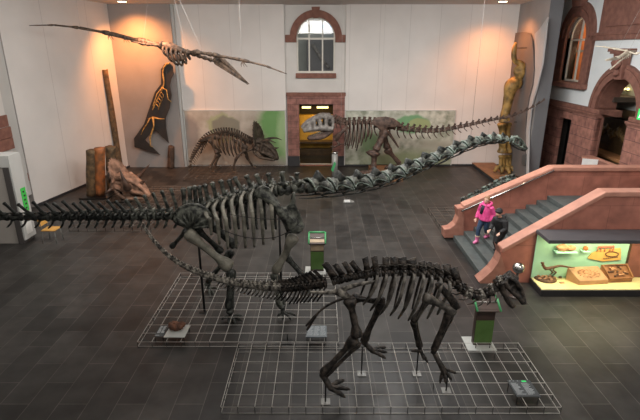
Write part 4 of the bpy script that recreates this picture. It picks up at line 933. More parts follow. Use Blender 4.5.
for side in (-1, 1):
    for k in range(11):
        a = .42+.052*k; v = lerp(.17, .06, k/10)*side; ln = (.07, .10, .12, .12, .10, .12, .12, .10, .08, .07, .06)[k]
        b.tube([LS(a, v, -.15), LS(a-.01, v, -.15-ln*.7), LS(a-.03, v, -.15-ln)], [.026, .018, .003], 6)
b.build('teeth', 'pbone_pale', sk)
ju = (uu*math.cos(.30)-ff*-math.sin(.30)).normalized(); jf = (ff*math.cos(.30)-uu*math.sin(.30)).normalized()
LJ = local_pts(LS(.02, 0, -.22), jf, uu, 1.35); mb = MB()
struts(mb, LJ, [([(0, .2, -.02), (.35, .19, -.12), (.7, .12, -.04), (.93, .06, .04)], .07), ([(.02, .2, .02), (.3, .19, .0), (.6, .13, .02), (.9, .06, .07)], .05), ([(.9, .0, .04), (.93, .06, .04)], .05)], sc=1.35)
jw = mb.build('lower_jaw', 'tbone', sk, remesh=.03)
b = MB()
for side in (-1, 1):
    for k in range(9): 
        a = .42+.055*k; v = lerp(.16, .06, k/8)*side; b.tube([LJ(a, v, .04), LJ(a-.02, v, .11)], [.02, .003], 6)
b.build('teeth', 'pbone_pale', jw)
pl = MB().box((2.55, 22.0, 0), (4.0, 24.4, .24)).build('wooden_plinth', 'wood', smooth=False, bevel=.01); tag(pl, 'low brown wooden plinth under the feet of the big two-legged skeleton', 'plinth')

# ================================================================ horned dinosaurs
def horned_skull(parent, o, ff, sc, m, mh, rem, horns=None, spikes=None, fs=1.0):
    ff = V(ff).normalized(); uu = V((0, 0, 1)); uu = (uu-ff*uu.dot(ff)).normalized(); L = local_pts(o, ff, uu, sc)
    rows = []
    for r in [fs*v for v in (.12, .28, .45, .62, .74)]:
        rows.append([L(-.10-.50*r*math.cos(a)+.22*r*r*abs(math.sin(a))-.12*(r**3), .66*r*math.sin(a)*1.05, .16+.88*r*math.cos(a)) for a in [(-100+200*k/16)*PI/180 for k in range(17)]])
    b = MB().grid(rows)
    sk = b.build('skull', m, parent, solid=.05*sc, sub=1)
    b = MB()
    for a in [(-95+190*k/12)*PI/180 for k in range(13)]:
        r = .74*fs; b.ball(L(-.10-.5*r*math.cos(a)+.22*r*r*abs(math.sin(a))-.12*r**3, .66*r*math.sin(a)*1.05, .16+.88*r*math.cos(a)), .028*sc, 1)
    b.build('frill_knobs', m, sk)
    b = MB()
    struts(b, L, [([(-.1, .22, .18), (.15, .2, .24), (.45, .12, .2), (.72, .06, .08), (.92, .02, -.12)], .07), ([(-.12, .27, -.02), (.15, .24, -.1), (.45, .16, -.10), (.75, .08, -.08), (.92, .02, -.16)], .055), ([(-.1, .24, .15), (-.12, .28, -.2)], .07),
                  ([(.2, .2, .2), (.22, .23, -.08)], .06), ([(.4, .13, .18), (.42, .17, -.08)], .055), ([(.62, .08, .12), (.6, .1, -.06)], .04), ([(-.1, 0, .22), (.3, 0, .26), (.6, 0, .16)], .10), ([(.6, 0, .13), (.95, 0, -.16)], .045)], sc=sc)
    b.tube([L(-.15, 0, .06), L(.2, 0, .06), L(.5, 0, .02), L(.86, 0, -.12)], [.24*sc, .22*sc, .14*sc, .05*sc], 10)
    b.ball(L(-.05, 0, .1), .16*sc, 2).ball(L(.12, .2, .26), .08*sc, 2).ball(L(.12, -.2, .26), .08*sc, 2)
    b.build('face', m, sk, remesh=rem)
    for k in (1, -1):
        b = MB(); b.tube(spline(horns[k] if horns else [L(.12, .2*k, .26), L(.28, .26*k, .42), L(.48, .30*k, .52), L(.72, .31*k, .55)], 4), [sc*lerp(.13 if horns else .075, .008, i/12) for i in range(13)], 9); b.build('brow_horn', mh, sk)
        b = MB(); b.tube([L(-.1, .3*k, -.12), L(-.14, .40*k, -.2), L(-.2, .48*k, -.28)], [.06*sc, .04*sc, .008*sc], 7); b.build('cheek_spike', mh, sk)
    MB().tube(spline([L(.62, 0, .14), L(.70, 0, .24), L(.80, 0, .32)], 3), [sc*lerp(.07, .01, i/6) for i in range(7)], 8).build('nose_horn', mh, sk)
    b = MB(); struts(b, L, [([(-.05, .22, -.22), (.25, .19, -.34), (.6, .09, -.28), (.84, .02, -.22)], .055), ([(-.05, .22, -.14), (.05, .22, -.24)], .06)], sc=sc); b.build('lower_jaw', m, sk, remesh=rem)
    return sk
YC = 24.15
M['hornstump'] = mat('dark_horn', (.075, .042, .028), (.035, .02, .014), 6, .5, bump=.4, bscale=18)
tc_ = thing('horned_dinosaur_skeleton', 'grey-brown four-legged horned dinosaur skeleton before the beige mural', 'dinosaur skeleton', (-4.6, YC, 0))
cp = [(190, 164.5), (191.5, 161), (193.5, 157), (195.5, 153), (198, 149), (201, 145), (204, 141.5), (207.5, 138.5), (211.5, 136.5), (216, 135), (220.5, 134), (225, 133.6), (229.5, 133.8), (234, 134.8), (238, 136.5), (242, 138.8), (246, 141), (250, 142.8), (254, 143.5)]
cpp = [P(x, y, YC) for x, y in cp]; cpp[0].z = .03
cpp = spline(cpp, 2)
for i, c in enumerate(cpp):
    f, s, u = frame(cpp, i); t = i/(len(cpp)-1); L = (cpp[min(i+1, len(cpp)-1)]-cpp[max(i-1, 0)]).length/(2 if 0 < i < len(cpp)-1 else 1)*.9
    r = lerp(.03, .10, min(1, t*1.8)); h = lerp(.06, .22, min(1, t*2.0)); mb = MB()
    vertebra(mb, c, f, s, u, L, r, c+u*(r+h)-f*.06, tw=lerp(.05, .24, min(1, t*2)), chev=(.2 if .05 < t < .38 else 0), chl=.1, wid=.09, thk=.03)
    mb.build('tail_vertebra' if t < .42 else 'back_vertebra' if t < .86 else 'neck_vertebra', 'cbone', tc_)
for i, x in enumerate([214.5, 218.5, 222.5, 226.5, 230.5, 234.5, 238.5, 242]):
    y0 = 135+.5*max(0, x-232)
    c = P(x, y0, YC); zb = P(x, (151, 153, 155, 156, 157, 157, 156, 154)[i], YC-.4).z
    for side in (-1, 1):
        mb = MB(); flat_rib(mb, spline([c+V((0, side*.06, .05)), c+V((0, side*.36, .0)), V((c.x+.06, YC+side*.60, lerp(c.z, zb, .5))), V((c.x+.18, YC+side*.36, zb))], 5), .036); mb.build('rib', 'cbone', tc_)
for side in (-1, 1):
    MB().tube(spline(Q([(200, 141), (207, 138.5), (215, 137), (222, 138.5)], YC+side*.36), 4), [(.10, .03)]*4+[(.14, .04)]*6+[(.09, .03)]*3, 8, ref=(0, 1, 0)).build('ilium', 'cbone', tc_)
    MB().tube(spline(Q([(208, 140), (203, 146), (201, 153)], YC+side*.12), 3), .045, 7).build('ischium', 'cbone', tc_)
    sx = 0 if side < 0 else 3
    kx, fx = (217.5, 209) if side < 0 else (219.5, 215)
    MB().bone(P(209.5, 139.5, YC+side*.38), P(kx, 153.5, YC+side*.42), .075, .13, .13, n=9).build('thigh_bone', 'cbone', tc_)
    ak = P(fx, 163.5, YC+side*.42); ak.z = .22
    MB().bone(P(kx, 154, YC+side*.42), ak, .06, .11, .08, n=9).build('shin_bone', 'cbone', tc_)
    b = MB(); toes(b, ak, ak+V((.06, -.02, -.12)), [V((ak.x+.28, ak.y+d, .035)) for d in (-.16, -.05, .06, .16)], .042); b.build('hind_foot', 'cbone', tc_)
    MB().tube(spline(Q([(232, 139), (240, 144), (247, 149)], YC+side*.42), 3), [(.06, .03), (.07, .03), (.09, .03), (.11, .035), (.13, .04), (.15, .05), (.13, .05)], 8, ref=(0, 1, 0)).build('shoulder_blade', 'cbone', tc_)
    ex, hx = (236.5, 232) if side < 0 else (247, 252)
    MB().bone(P(245.5, 149, YC+side*.45), P(ex, 157.5, YC+side*.55), .07, .12, .10, n=9).build('upper_arm_bone', 'cbone', tc_)
    wr_ = P(hx, 164.5, YC+side*.55); wr_.z = .16
    MB().bone(P(ex, 157.5, YC+side*.55), wr_, .055, .09, .07, n=9).build('forearm_bone', 'cbone', tc_)
    b = MB(); toes(b, wr_, wr_+V((.05, -.02, -.07)), [V((wr_.x+.24, wr_.y+d, .03)) for d in (-.13, 0, .13)], .036); b.build('fore_foot', 'cbone', tc_)
horned_skull(tc_, P(258.5, 145.5, YC), (.90, -.28, -.42), 1.30, 'cbone', 'cbone', .03)
# separate skull on the left
hs_ = thing('horned_dinosaur_skull', 'large rosy brown horned dinosaur skull lit from above beside the petrified trunks', 'skull', (-7.9, 18.8, 0))
so = P(122, 183, 18.9)
horned_skull(hs_, so, (.93, -.30, -.20), 1.42, 'sbone', 'hornstump', .03, {-1: Q([(127.5, 188, 18.3), (125.5, 184, 18.15), (123, 178, 18.1), (119.8, 169.5, 18.1)]), 1: Q([(131.5, 181, 19.2), (136, 178.5, 19.25), (142, 173, 19.3), (149.5, 164.5, 19.3)])}, None, .74)
MB().tube(Q([(111.5, 182, 18.7), (109, 177, 18.65), (106, 170, 18.6)]), [.11, .08, .01], 8).build('frill_spike', 'hornstump', hs_)
MB().tube([(so.x-.1, so.y, 0), (so.x-.1, so.y, so.z-.08)], .05, 8).build('support_rod', 'black_steel', hs_)
MB().box((so.x-.5, so.y-.35, 0), (so.x+.3, so.y+.35, .06)).build('base_plate', 'black_steel', hs_, smooth=False, bevel=.01)

# ================================================================ flying reptiles on cables
YP = 17.5
pp = thing('pterosaur_skeleton', 'brown flying reptile skeleton with very long thin wings hanging under the ceiling', 'flying reptile skeleton', P(172, 52, YP))
def wing(parent, pts, r, m):
    for i in range(len(pts)-1):
        MB().bone(pts[i], pts[i+1], r[i]*.8, r[i]*1.55, r[i+1]*1.4, n=8).build('wing_bone', m, parent)
lw = Q([(163, 45.5, 17.45), (146, 42.5, 17.6), (110, 33.5, 18.0), (79, 27.7, 18.3), (54, 25, 18.5), (29, 25.5, 18.6)])
wing(pp, lw, [.10, .08, .055, .038, .024, .010], 'pbone')
rw = Q([(187, 52.5, 17.3), (196, 52, 17.1), (212, 54.5, 16.9), (243, 60.2, 16.6), (266, 66, 16.4), (287, 74, 16.2)])
wing(pp, rw, [.075, .066, .056, .04, .025, .009], 'pbone')
b = MB()
for q, d in ((lw[2], 1), (lw[2]+V((.55, 0, -.1)), 1), (rw[3], 1)):
    for k in range(3): b.tube([q, q+V((.06*(k-1), -.05, -.12)), q+V((.10*(k-1)+.05, -.08, -.22))], [.02, .016, .004], 5)
b.build('wing_claws', 'pbone', pp)
c0 = P(172, 51, YP); b = MB()
for k in range(6):
    x = 164+4.4*k; t = k/5; w = .30*math.sin((.25+.65*t)*PI)
    c = P(x, 46+1.15*k, YP)
    for side in (-1, 1): b.tube(spline([c, c+V((.02, side*w*1.2, -.10)), c+V((.08, side*w, -.40*math.sin((.2+.7*t)*PI)-.05)), c+V((.12, 0, -.56*math.sin((.2+.65*t)*PI)))], 3), .04, 6)
b.build('rib_cage', 'pbone', pp)
MB().tube(spline(Q([(158, 44.5), (166, 46), (176, 48.5), (187, 52.3)], YP), 3), [.08, .11, .13, .15, .16, .15, .13, .11, .09, .08], 8).build('backbone', 'pbone', pp)
b = MB().tube(Q([(170, 55), (178, 58.3), (185, 57.5)], YP), [(.05, .10), (.07, .14), (.04, .08)], 8); b.build('breastbone', 'pbone', pp)
for k in range(5):
    a = P(188+5.6*k, 52.6+1.75*k, YP-.05*k); c = P(193.2+5.6*k, 54.3+1.75*k, YP-.05*(k+1))
    MB().bone(a, c, .05, .085, .08, n=8).build('neck_vertebra', 'pbone', pp)
h0 = P(216, 61, YP-.3); tipb = P(249, 84, YP-.7)
b = MB(); b.ball(h0+V((0.06, 0, .03)), (.16, .10, .12), 2, .2, 2)
b.tube([h0, h0.lerp(tipb, .5), tipb], [.085, .07, .016], 7)
b.tube([P(220, 58.5, YP-.3), P(226, 63, YP-.36), tipb], [(.12), .075, .016], 7)
b.tube([P(214, 60, YP-.3), P(220, 57.5, YP-.3), P(223, 59.5, YP-.3)], [.03, .05, .02], 7)
sk = b.build('skull', 'pbone', pp)
b = MB(); q0 = P(215, 63, YP-.3); q1 = P(248, 84.6, YP-.72); b.tube([q0+V((0, .07, 0)), q1], [.035, .01], 6).tube([q0-V((0, .07, 0)), q1], [.035, .01], 6).build('lower_jaw', 'pbone', sk)
b = MB()
for side in (-1, 1):
    b2 = MB().bone(P(160, 45.5, YP+side*.12), P(146, 44.5, YP+side*.35), .03, .05, .045, n=7).bone(P(146, 44.5, YP+side*.35), P(131, 41, YP+side*.4), .024, .042, .035, n=7); b2.build('leg', 'pbone', pp)
b.bm.free()
def cable(a, bq, label, m='cable', r=.008):
    o = MB().tube([V(a), V(bq)], r*.5, 5).build('suspension_cable', m); o['label'] = label; o['category'] = 'cable'; o['group'] = 'suspension cables'; return o
CZ = CEIL
an = P(175, 0, 17.4); an = V((an.x-.1, 17.4, CZ))
cable(an, P(187, 52, 17.3), 'cable from the ceiling to the shoulder of the brown flying reptile', 'cable', .009)
cable(an+V((.05, 0, 0)), P(203, 52.5, 17.0), 'cable slanting from the ceiling to the inner right wing of the flying reptile', 'cable', .009)
q = P(242, 60, 16.6); cable(V((q.x, q.y, CZ)), q, 'vertical cable holding the outer right wing of the flying reptile', 'cable', .007)
q = P(80, 27.5, 18.3); cable(V((q.x, q.y, CZ)), q, 'vertical cable holding the outer left wing of the flying reptile', 'cable', .009)
q = P(143, 42, 17.6); cable(V((q.x+.45, q.y, CZ)), q, 'thin cable to the left elbow of the flying reptile', 'cable', .006)
q = npt[10]+V((0, 0, .15)); cable(V((q.x, q.y, CZ)), q, 'long cable from the ceiling to the upper neck of the long-necked skeleton', 'cable_dark', .008)
q = P(381, 117, YT); cable(V((q.x, q.y, CZ)), q, 'long cable from the ceiling to the hips of the big two-legged skeleton', 'cable', .011)
q = P(341, 119, YT); cable(V((q.x, q.y, CZ)), q, 'cable from the ceiling to the neck of the big two-legged skeleton', 'cable', .008)

YQ = 14.0
p2 = thing('pterosaur_skeleton', 'small ivory flying reptile skeleton hanging before the carved keystone', 'flying reptile skeleton', P(630, 53, YQ))
wing(p2, Q([(628, 51, YQ), (616, 49, YQ+.1), (605, 47, YQ+.2), (595, 46, YQ+.3)]), [.028, .022, .015, .008], 'pbone_pale')
wing(p2, Q([(629, 52, YQ), (636, 54, YQ-.2), (648, 49.5, YQ-.4), (662, 48, YQ-.5)]), [.028, .024, .018, .01], 'pbone_pale')
MB().tube(spline(Q([(617, 58, YQ-.25), (623, 55, YQ-.1), (628, 52.5, YQ), (636, 50.5, YQ+.2)]), 3), [.03, .035, .04, .05, .055, .06, .05, .035, .02, .015], 8).build('backbone', 'pbone_pale', p2)
b = MB().ball(P(617.5, 57.8, YQ-.3), (.10, .05, .05), 2).tube(Q([(616, 58.3, YQ-.3), (605, 60, YQ-.5)]), [.05, .012], 7); sk = b.build('skull', 'pbone_pale', p2)
MB().tube(Q([(617, 59.4, YQ-.3), (606, 60.8, YQ-.5)]), [.02, .008], 6).build('lower_jaw', 'pbone_pale', sk)
b = MB()
for k in range(4):
    c = P(624+1.8*k, 54.5-.7*k, YQ-.05)
    for side in (-1, 1): b.tube([c, c+V((0, side*.08, -.04)), c+V((.02, side*.05, -.13))], .01, 5)
b.build('rib_cage', 'pbone_pale', p2)
MB().bone(P(629, 54, YQ-.05), P(619, 62, YQ-.2), .018, .03, .028, n=7).bone(P(619, 62, YQ-.2), P(610, 69.5, YQ-.3), .014, .024, .02, n=7).build('leg', 'pbone_pale', p2)
q = P(629, 51, YQ); cable(V((q.x+.7, q.y, CZ)), q, 'cable from the ceiling to the back of the small ivory flying reptile', 'cable', .006)
q = P(618, 49, YQ+.1); cable(V((q.x+.8, q.y, CZ)), q, 'cable from the ceiling to the left wing of the small ivory flying reptile', 'cable', .004)
# ================================================================ wire grids on the floor
def wire_grid(label, x0, x1, y0, y1, z, nx, ny, r=.0063, every=1, m='wire'):
    t = thing('wire_grid', label, 'wire grid', ((x0+x1)/2, (y0+y1)/2, 0), 'wire floor grids')
    b = MB()
    for i in range(nx+1):
        x = lerp(x0, x1, i/nx); b.tube([(x, y0, z), (x, y1, z)], r, 5)
    for j in range(ny+1):
        y = lerp(y0, y1, j/ny); b.tube([(x0, y, z-r), (x1, y, z-r)], r, 5)
    b.build('wire_mesh', m, t)
    for a, c in (((x0, y0), (x1, y0)), ((x1, y0), (x1, y1)), ((x1, y1), (x0, y1)), ((x0, y1), (x0, y0))):
        MB().tube([(a[0], a[1], .012), (c[0], c[1], .012)], r*1.1, 5).build('lower_rail', m, t)
    sp = []
    for i in range(0, nx+1, every):
        x = lerp(x0, x1, i/nx); sp += [(x, y0), (x, y1)]
    for j in range(every, ny, every):
        y = lerp(y0, y1, j/ny); sp += [(x0, y), (x1, y)]
    for i in range(3, nx, 5):
        for j in range(2, ny, 3): sp.append((lerp(x0, x1, i/nx), lerp(y0, y1, j/ny)))
    for x, y in sp[:96]: MB().tube([(x, y, 0), (x, y, z)], r*1.1, 5).build('leg', 'black_steel', t)
    return t
wire_grid('front wire floor grid under the dark four-legged skeleton', -1.72, 4.18, 6.66, 8.55, .15, 20, 6)
wire_grid('rear wire floor grid under the legs of the huge long-necked skeleton', -3.88, .40, 8.62, 11.9, .13, 14, 10)
wire_grid('wire floor grid around the rosy horned skull at left', -8.75, -5.9, 15.4, 20.4, .22, 9, 14, .007, 1, 'wire_dark')
wire_grid('wire floor grid in front of the horned skeleton and its beige mural', -6.6, -1.9, 22.1, 25.0, .12, 16, 9, .007, 2, 'wire_dark')
wire_grid('wire floor grid beside the foot of the rear stair balustrade', 4.25, 8.0, 15.15, 17.6, .15, 12, 8, .008, 2, 'wire_dark')

# ================================================================ information panels
def info(label, corners, m, rows, fs, lift=.0):
    t = thing('information_sign', label, 'sign', sum(corners, V())/4, 'information signs on the wire grids')
    a, b_, c, d = corners      # far-left, far-right, near-right, near-left
    n = (b_-a).cross(d-a).normalized()
    if n.z < 0: n = -n
    MB().prism([a, b_, c, d], -n*.018).build('board', m, t, smooth=False)
    L = MB()
    pt = lambda u, v: a.lerp(b_, u).lerp(d.lerp(c, u), v)+n*.002
    for (u0, u1, v) in rows:
        p = [pt(u0, v), pt(u1, v), pt(u1, v+fs), pt(u0, v+fs)]; L.prism(p, n*.002)
    L.build('lettering', 'lettering', t, smooth=False)
    for k in (d, c, a, b_):
        q = k.lerp((a+c)/2, .12); MB().tube([(q.x, q.y, 0), (q.x, q.y, q.z-.01)], .008, 5).build('leg', 'black_steel', t)
    return t, pt, n
random.seed(3)
rows = []
for c in range(2):
    v = .20
    for k in range(11):
        u0 = .07+.45*c; rows.append((u0, u0+random.uniform(.20, .38), v)); v += .066
rows += [(.07, .14, .06), (.22, .27, .06), (.40, .46, .06)]
t, ptf, nn = info('charcoal information panel with pale text near the right end of the front grid', [G(507, 380, .24), G(529.5, 380, .24), G(541, 396.5, .20), G(517, 396.5, .20)], 'sign_dark', rows, .011)
p = [ptf(.60, .05), ptf(.80, .05), ptf(.80, .12), ptf(.60, .12)]; MB().prism(p, nn*.003).build('green_symbol', 'exit_green', t, smooth=False)
rows = []
for c in range(3):
    v = .12
    for k in range(10):
        u0 = .04+.32*c; rows.append((u0, u0+random.uniform(.18, .28), v)); v += .08
info('blue-grey information panel with pale text between the two wire grids', [G(308.5, 325.5, .22), G(326.5, 325.5, .22), G(327, 337, .19), G(305.5, 337, .19)], 'sign_pale', rows, .014)
rows = []
for c in range(2):
    v = .08
    for k in range(8): rows.append((.10+.44*c, .10+.44*c+random.uniform(.2, .36), v)); v += .08
rows.append((.08, .5, .88))
info('small dark information panel beside the rust brown rock at left', [G(160.5, 325.5, .20), G(168.5, 325.5, .20), G(163, 336.5, .17), G(154, 336.5, .17)], 'sign_dark', rows, .026)
sp = thing('specimen_plate', 'pale grey plate on legs carrying the rust brown rock on the rear grid', 'plate', G(176, 331, .2))
cs = [G(171, 325, .2), G(190.5, 325, .2), G(184.5, 337, .2), G(163.5, 337, .2)]
MB().prism(cs, (0, 0, -.02)).build('top', 'plate', sp, smooth=False)
for c in cs:
    q = c.lerp(sum(cs, V())/4, .12); MB().tube([(q.x, q.y, 0), (q.x, q.y, .185)], .01, 5).build('leg', 'black_steel', sp)
g = G(176.5, 329, .2); b = MB()
for k in range(9):
    an = k*2.4; rr = .05+.07*(k/9); b.ball(g+V((rr*1.1*math.cos(an), rr*.8*math.sin(an), .08+.03*math.sin(k*1.9))), (.085, .07, .075), 2, .5, k)
tag(b.build('rust_brown_rock', 'rock'), 'lumpy rust brown rock lying on the pale grey plate', 'rock')

# ================================================================ green information pedestals
def pedestal(label, base, w=.46):
    t = thing('information_pedestal', label, 'pedestal', base, 'green information pedestals')
    x, y = base.x, base.y; hw = w/2
    MB().box((x-hw*1.5, y-.22, .0), (x+hw*1.05, y+.30, .02)).build('base_plate', 'plate', t, smooth=False, bevel=.004)  # pale grey stands in for the bright reflection in the steel
    MB().box((x-hw*.82, y-.02, .02), (x+hw*.82, y+.12, .98)).build('post', 'brown_dark', t, smooth=False, bevel=.006)
    MB().box((x-hw*.78, y-.032, .08), (x+hw*.78, y-.02, .62)).build('green_panel', 'green_dark', t, smooth=False)
    lo, hi = V((x-hw, y-.16, .92)), V((x+hw, y+.20, 1.12))
    fl, fr_, br, bl = V((lo.x, lo.y, lo.z)), V((hi.x, lo.y, lo.z)), V((hi.x, hi.y, hi.z)), V((lo.x, hi.y, hi.z))
    n = V((0, -.48, .87))
    MB().prism([fl, fr_, br, bl], -n*.05).build('desk', 'brown_dark', t, smooth=False, bevel=.006)
    b = MB(); b.tube([bl, br], .032, 8).tube([fl, bl], .026, 8).tube([fr_, br], .026, 8); b.build('green_frame', 'green', t)
    MB().prism([fl.lerp(bl, .12)+n*.003+V((.03, 0, 0)), fr_.lerp(br, .12)+n*.003-V((.03, 0, 0)), fr_.lerp(br, .38)+n*.003-V((.03, 0, 0)), fl.lerp(bl, .38)+n*.003+V((.03, 0, 0))], n*.004).build('caption_strip', 'brown_dark' if y < 10 else 'tan', t, smooth=False)
    MB().tube([fl.lerp(bl, .52)+n*.014, fr_.lerp(br, .52)+n*.014], .009, 6).build('rail', 'chrome', t)
    MB().box((x-hw*.78, y-.033, .66), (x+hw*.78, y-.02, .86)).build('print_panel', 'tan' if y > 10 else 'brown_dark', t, smooth=False)
    return t
pedestal('green framed information pedestal on a steel plate behind the right end of the front grid', V((3.47, 8.68, 0)), .48)
pedestal('green framed information pedestal behind the back spines of the dark skeleton', V((-.08, 12.25, 0)), .46)

# steel ball post beside the display case
g = V((4.85+.02, 10.75, 0)); g = G(519, 297, 0); c = P(518.5, 268, g.y)
bp_ = thing('ball_post', 'polished steel ball on a short post behind the dark skull', 'post', V((c.x, g.y, 0)))
MB().ball(c, .145, 3).build('steel_ball', 'chrome', bp_)
MB().tube([(c.x, g.y, 0), (c.x, g.y, .03), (c.x, g.y, .031), (c.x, g.y, c.z-.1)], [.12, .12, .035, .035], 16).build('post', 'brown_dark', bp_)
# small things on the floor
bt = thing('steel_bollard', 'short steel cylinder standing before the sandstone doorway', 'bollard', V((.76, 22.6, 0)))
MB().tube([(.72, 22.6, 0), (.72, 22.6, 1.25)], .15, 18).build('cylinder', 'acrylic', bt)
MB().tube([(.72, 22.6, 1.25), (.72, 22.6, 1.31), (.72, 22.6, 1.34)], [.165, .165, .10], 18).build('cap', 'chrome', bt)
gp = MB().prism([P(331, 170, 22.3), P(334.5, 161.5, 22.3), P(336, 163.5, 22.3), P(333, 172, 22.3)], (0, .03, 0)).build('green_leaflet', 'green', smooth=False); tag(gp, 'green leaflet leaning on the steel cylinder', 'leaflet')
g = G(348, 202, 0); ss = thing('glass_stand', 'small clear stand with a white card on the floor under the long neck', 'stand', g)
MB().box(g+V((-.20, -.12, .0)), g+V((.24, .14, .04))).build('base', 'acrylic', ss, smooth=False, bevel=.01)
MB().box(g+V((-.18, -.02, .04)), g+V((.22, .04, .20))).build('glass_block', 'glass', ss, smooth=False)
MB().box(g+V((-.16, -.13, .03)), g+V((.08, -.10, .13))).build('white_card', 'paper', ss, smooth=False)
# oak chair at left
c_ = G(51, 228.5, .45); cx, cy = c_.x, c_.y
ch = thing('oak_chair', 'golden oak chair with thin metal legs beside the grey portal', 'chair', V((cx, cy, 0)))
MB().box((cx-.22, cy-.22, .43), (cx+.24, cy+.2, .46)).build('seat', 'oak', ch, bevel=.01, smooth=False)
MB().prism([(cx-.20, cy+.21, .58), (cx-.22, cy-.2, .58), (cx-.27, cy-.2, .86), (cx-.25, cy+.21, .86)], (-.02, 0, 0)).build('backrest', 'oak', ch, smooth=False, bevel=.008)
for sx in (-1, 1):
    for sy in (-1, 1): MB().tube([(cx+.19*sx, cy+.17*sy, .43), (cx+.23*sx, cy+.21*sy, 0)], .012, 6).build('leg', 'acrylic', ch)
b = MB().tube([(cx-.2, cy+.18, .43), (cx-.24, cy+.18, .84)], .012, 6).tube([(cx-.2, cy-.17, .43), (cx-.24, cy-.17, .84)], .012, 6); b.build('back_frame', 'acrylic', ch)

# ================================================================ petrified trunks
def trunk(name, label, base, top, r0, r1, m, seed, n=14, jag=.10, mcap=None):
    base, top = V(base), V(top); b = MB(); rings = []
    K = 12
    for i in range(K+1):
        t = i/K; c = base.lerp(top, t); ring = []
        for k in range(n):
            a = 2*PI*k/n; rr = lerp(r0, r1, t)*(1+jag*noise.noise(V((math.cos(a)*1.6+seed, math.sin(a)*1.6, t*2.5+seed)))+.05*math.sin(5*a+seed))
            zj = jag*.5*noise.noise(V((math.cos(a)*2, math.sin(a)*2, seed*2))) if i == K else 0
            ring.append(b.bm.verts.new(c+V((rr*math.cos(a), rr*math.sin(a), zj))))
        rings.append(ring)
    for i in range(K):
        for k in range(n): b.bm.faces.new((rings[i][k], rings[i][(k+1) % n], rings[i+1][(k+1) % n], rings[i+1][k]))
    b.bm.faces.new(rings[0][::-1]); b.bm.faces.new(rings[-1])
    return tag(b.build(name, m), label, 'petrified trunk')
def tz(px, py, y): return P(px, py, y).z
a = G(92.5, 196); y = a.y; trunk('petrified_tree', 'grey-brown petrified tree trunk standing nearest the white board wall', (a.x-.0, y, .05), (P(92, 150, y).x, y, tz(92, 150, y)), .23, .24, 'fossilwood', 1)
a = G(102, 195); y = a.y; trunk('petrified_tree', 'red-streaked petrified trunk standing between two brown trunks', (a.x, y-.12, .05), (P(101, 147, y).x, y-.12, tz(101, 147, y)), .20, .22, 'fossilred', 2)
a = G(110, 192); y = a.y; trunk('petrified_tree', 'brown petrified trunk standing right of the red-streaked one', (a.x, y+.15, .05), (P(109, 147, y).x, y+.15, tz(109, 147, y)), .18, .22, 'fossilwood', 4)
tb_ = MB().box((-10.2, 19.1, 0), (-9.0, 20.75, .05)).build('trunk_base', 'black_steel', smooth=False, bevel=.01); tag(tb_, 'flat dark base under the three petrified trunks', 'base')
a = G(121, 172); y = a.y; tp2 = P(105, 70, y); trunk('tall_petrified_log', 'very tall thin petrified log leaning upright against the left wall', (a.x, y, 0), (tp2.x, y, tp2.z), .15, .13, 'fossilwood', 6, 10, .2)
a = G(171, 168); y = a.y; trunk('petrified_stump', 'short dark petrified stump under the black wall mount', (a.x, y, 0), (P(171, 146, y).x, y, tz(171, 146, y)), .17, .15, 'stump', 8, 10, .3)

# ================================================================ black wall mount with golden skeleton
YW = 24.9
wm = thing('wall_mount', 'black cut-out wall board with a golden dinosaur skeleton in the left corner', 'wall mount', P(155, 110, YW))
ol = [(161, 69), (164.5, 64), (168.5, 62.5), (172.5, 66), (173.5, 74), (171, 79), (169.5, 86), (171.5, 95), (169.5, 108), (165.5, 118), (166, 129), (168.5, 143), (156, 131), (152, 131.5), (145, 140), (160, 155), (134.5, 147), (134, 138.5), (144, 124), (149, 109), (155, 92), (161, 84)]
MB().prism([P(x, y, YW-.22) for x, y in ol], (0, .05, 0)).build('board', 'black_board', wm, smooth=False)
for px, py in ((165, 75), (160, 110), (140, 142), (164, 135)): MB().tube([P(px, py, YW-.18), P(px, py, YW+.04)], .03, 6).build('wall_bracket', 'black_steel', wm)
Y2 = YW-.27; b = MB()
b.tube(spline(Q([(169.5, 63.5), (165.5, 65.5), (163, 71), (163.5, 77), (164, 84), (161, 92), (156.5, 101), (152.5, 110)], Y2), 4), [.03]*10+[.04]*10+[.028]*8+[.02], 7)
b.build('backbone', 'goldsk', wm)
MB().tube(spline(Q([(163, 69), (166.5, 64), (170.5, 63)], Y2-.02), 3), [0.031, 0.043, 0.050, 0.056, 0.043, 0.031, 0.019], 7).build('skull', 'goldsk', wm)
b = MB().tube(Q([(161.5, 87.5), (166.5, 90), (168, 99), (172, 102.5)], Y2-.02), [0.037, 0.031, 0.028, 0.012], 6).tube(Q([(162, 88), (157, 94), (153, 106), (155, 108)], Y2-.02), [0.031, 0.025, 0.022, 0.012], 6); b.build('arm_bones', 'goldsk', wm)
b = MB()
for k in range(5): b.tube(Q([(161-1.2*k, 92+3*k), (163.5-1.2*k, 95+3*k), (163-1.2*k, 98+3*k)], Y2-.02), .02, 5)
b.build('ribs', 'goldsk', wm)
b = MB().tube(Q([(148, 119), (153, 117.5), (160, 119), (164.5, 119)], Y2-.02), [0.025, 0.050, 0.031, 0.019], 7).tube(Q([(153, 118), (154, 126), (150, 138), (150.5, 146), (153, 147)], Y2-.03), [0.056, 0.037, 0.043, 0.031, 0.012], 7).tube(Q([(150, 118), (147, 124), (143, 130), (141, 135)], Y2-.03), [0.031, 0.031, 0.025, 0.012], 7); b.build('leg_bones', 'goldsk', wm)

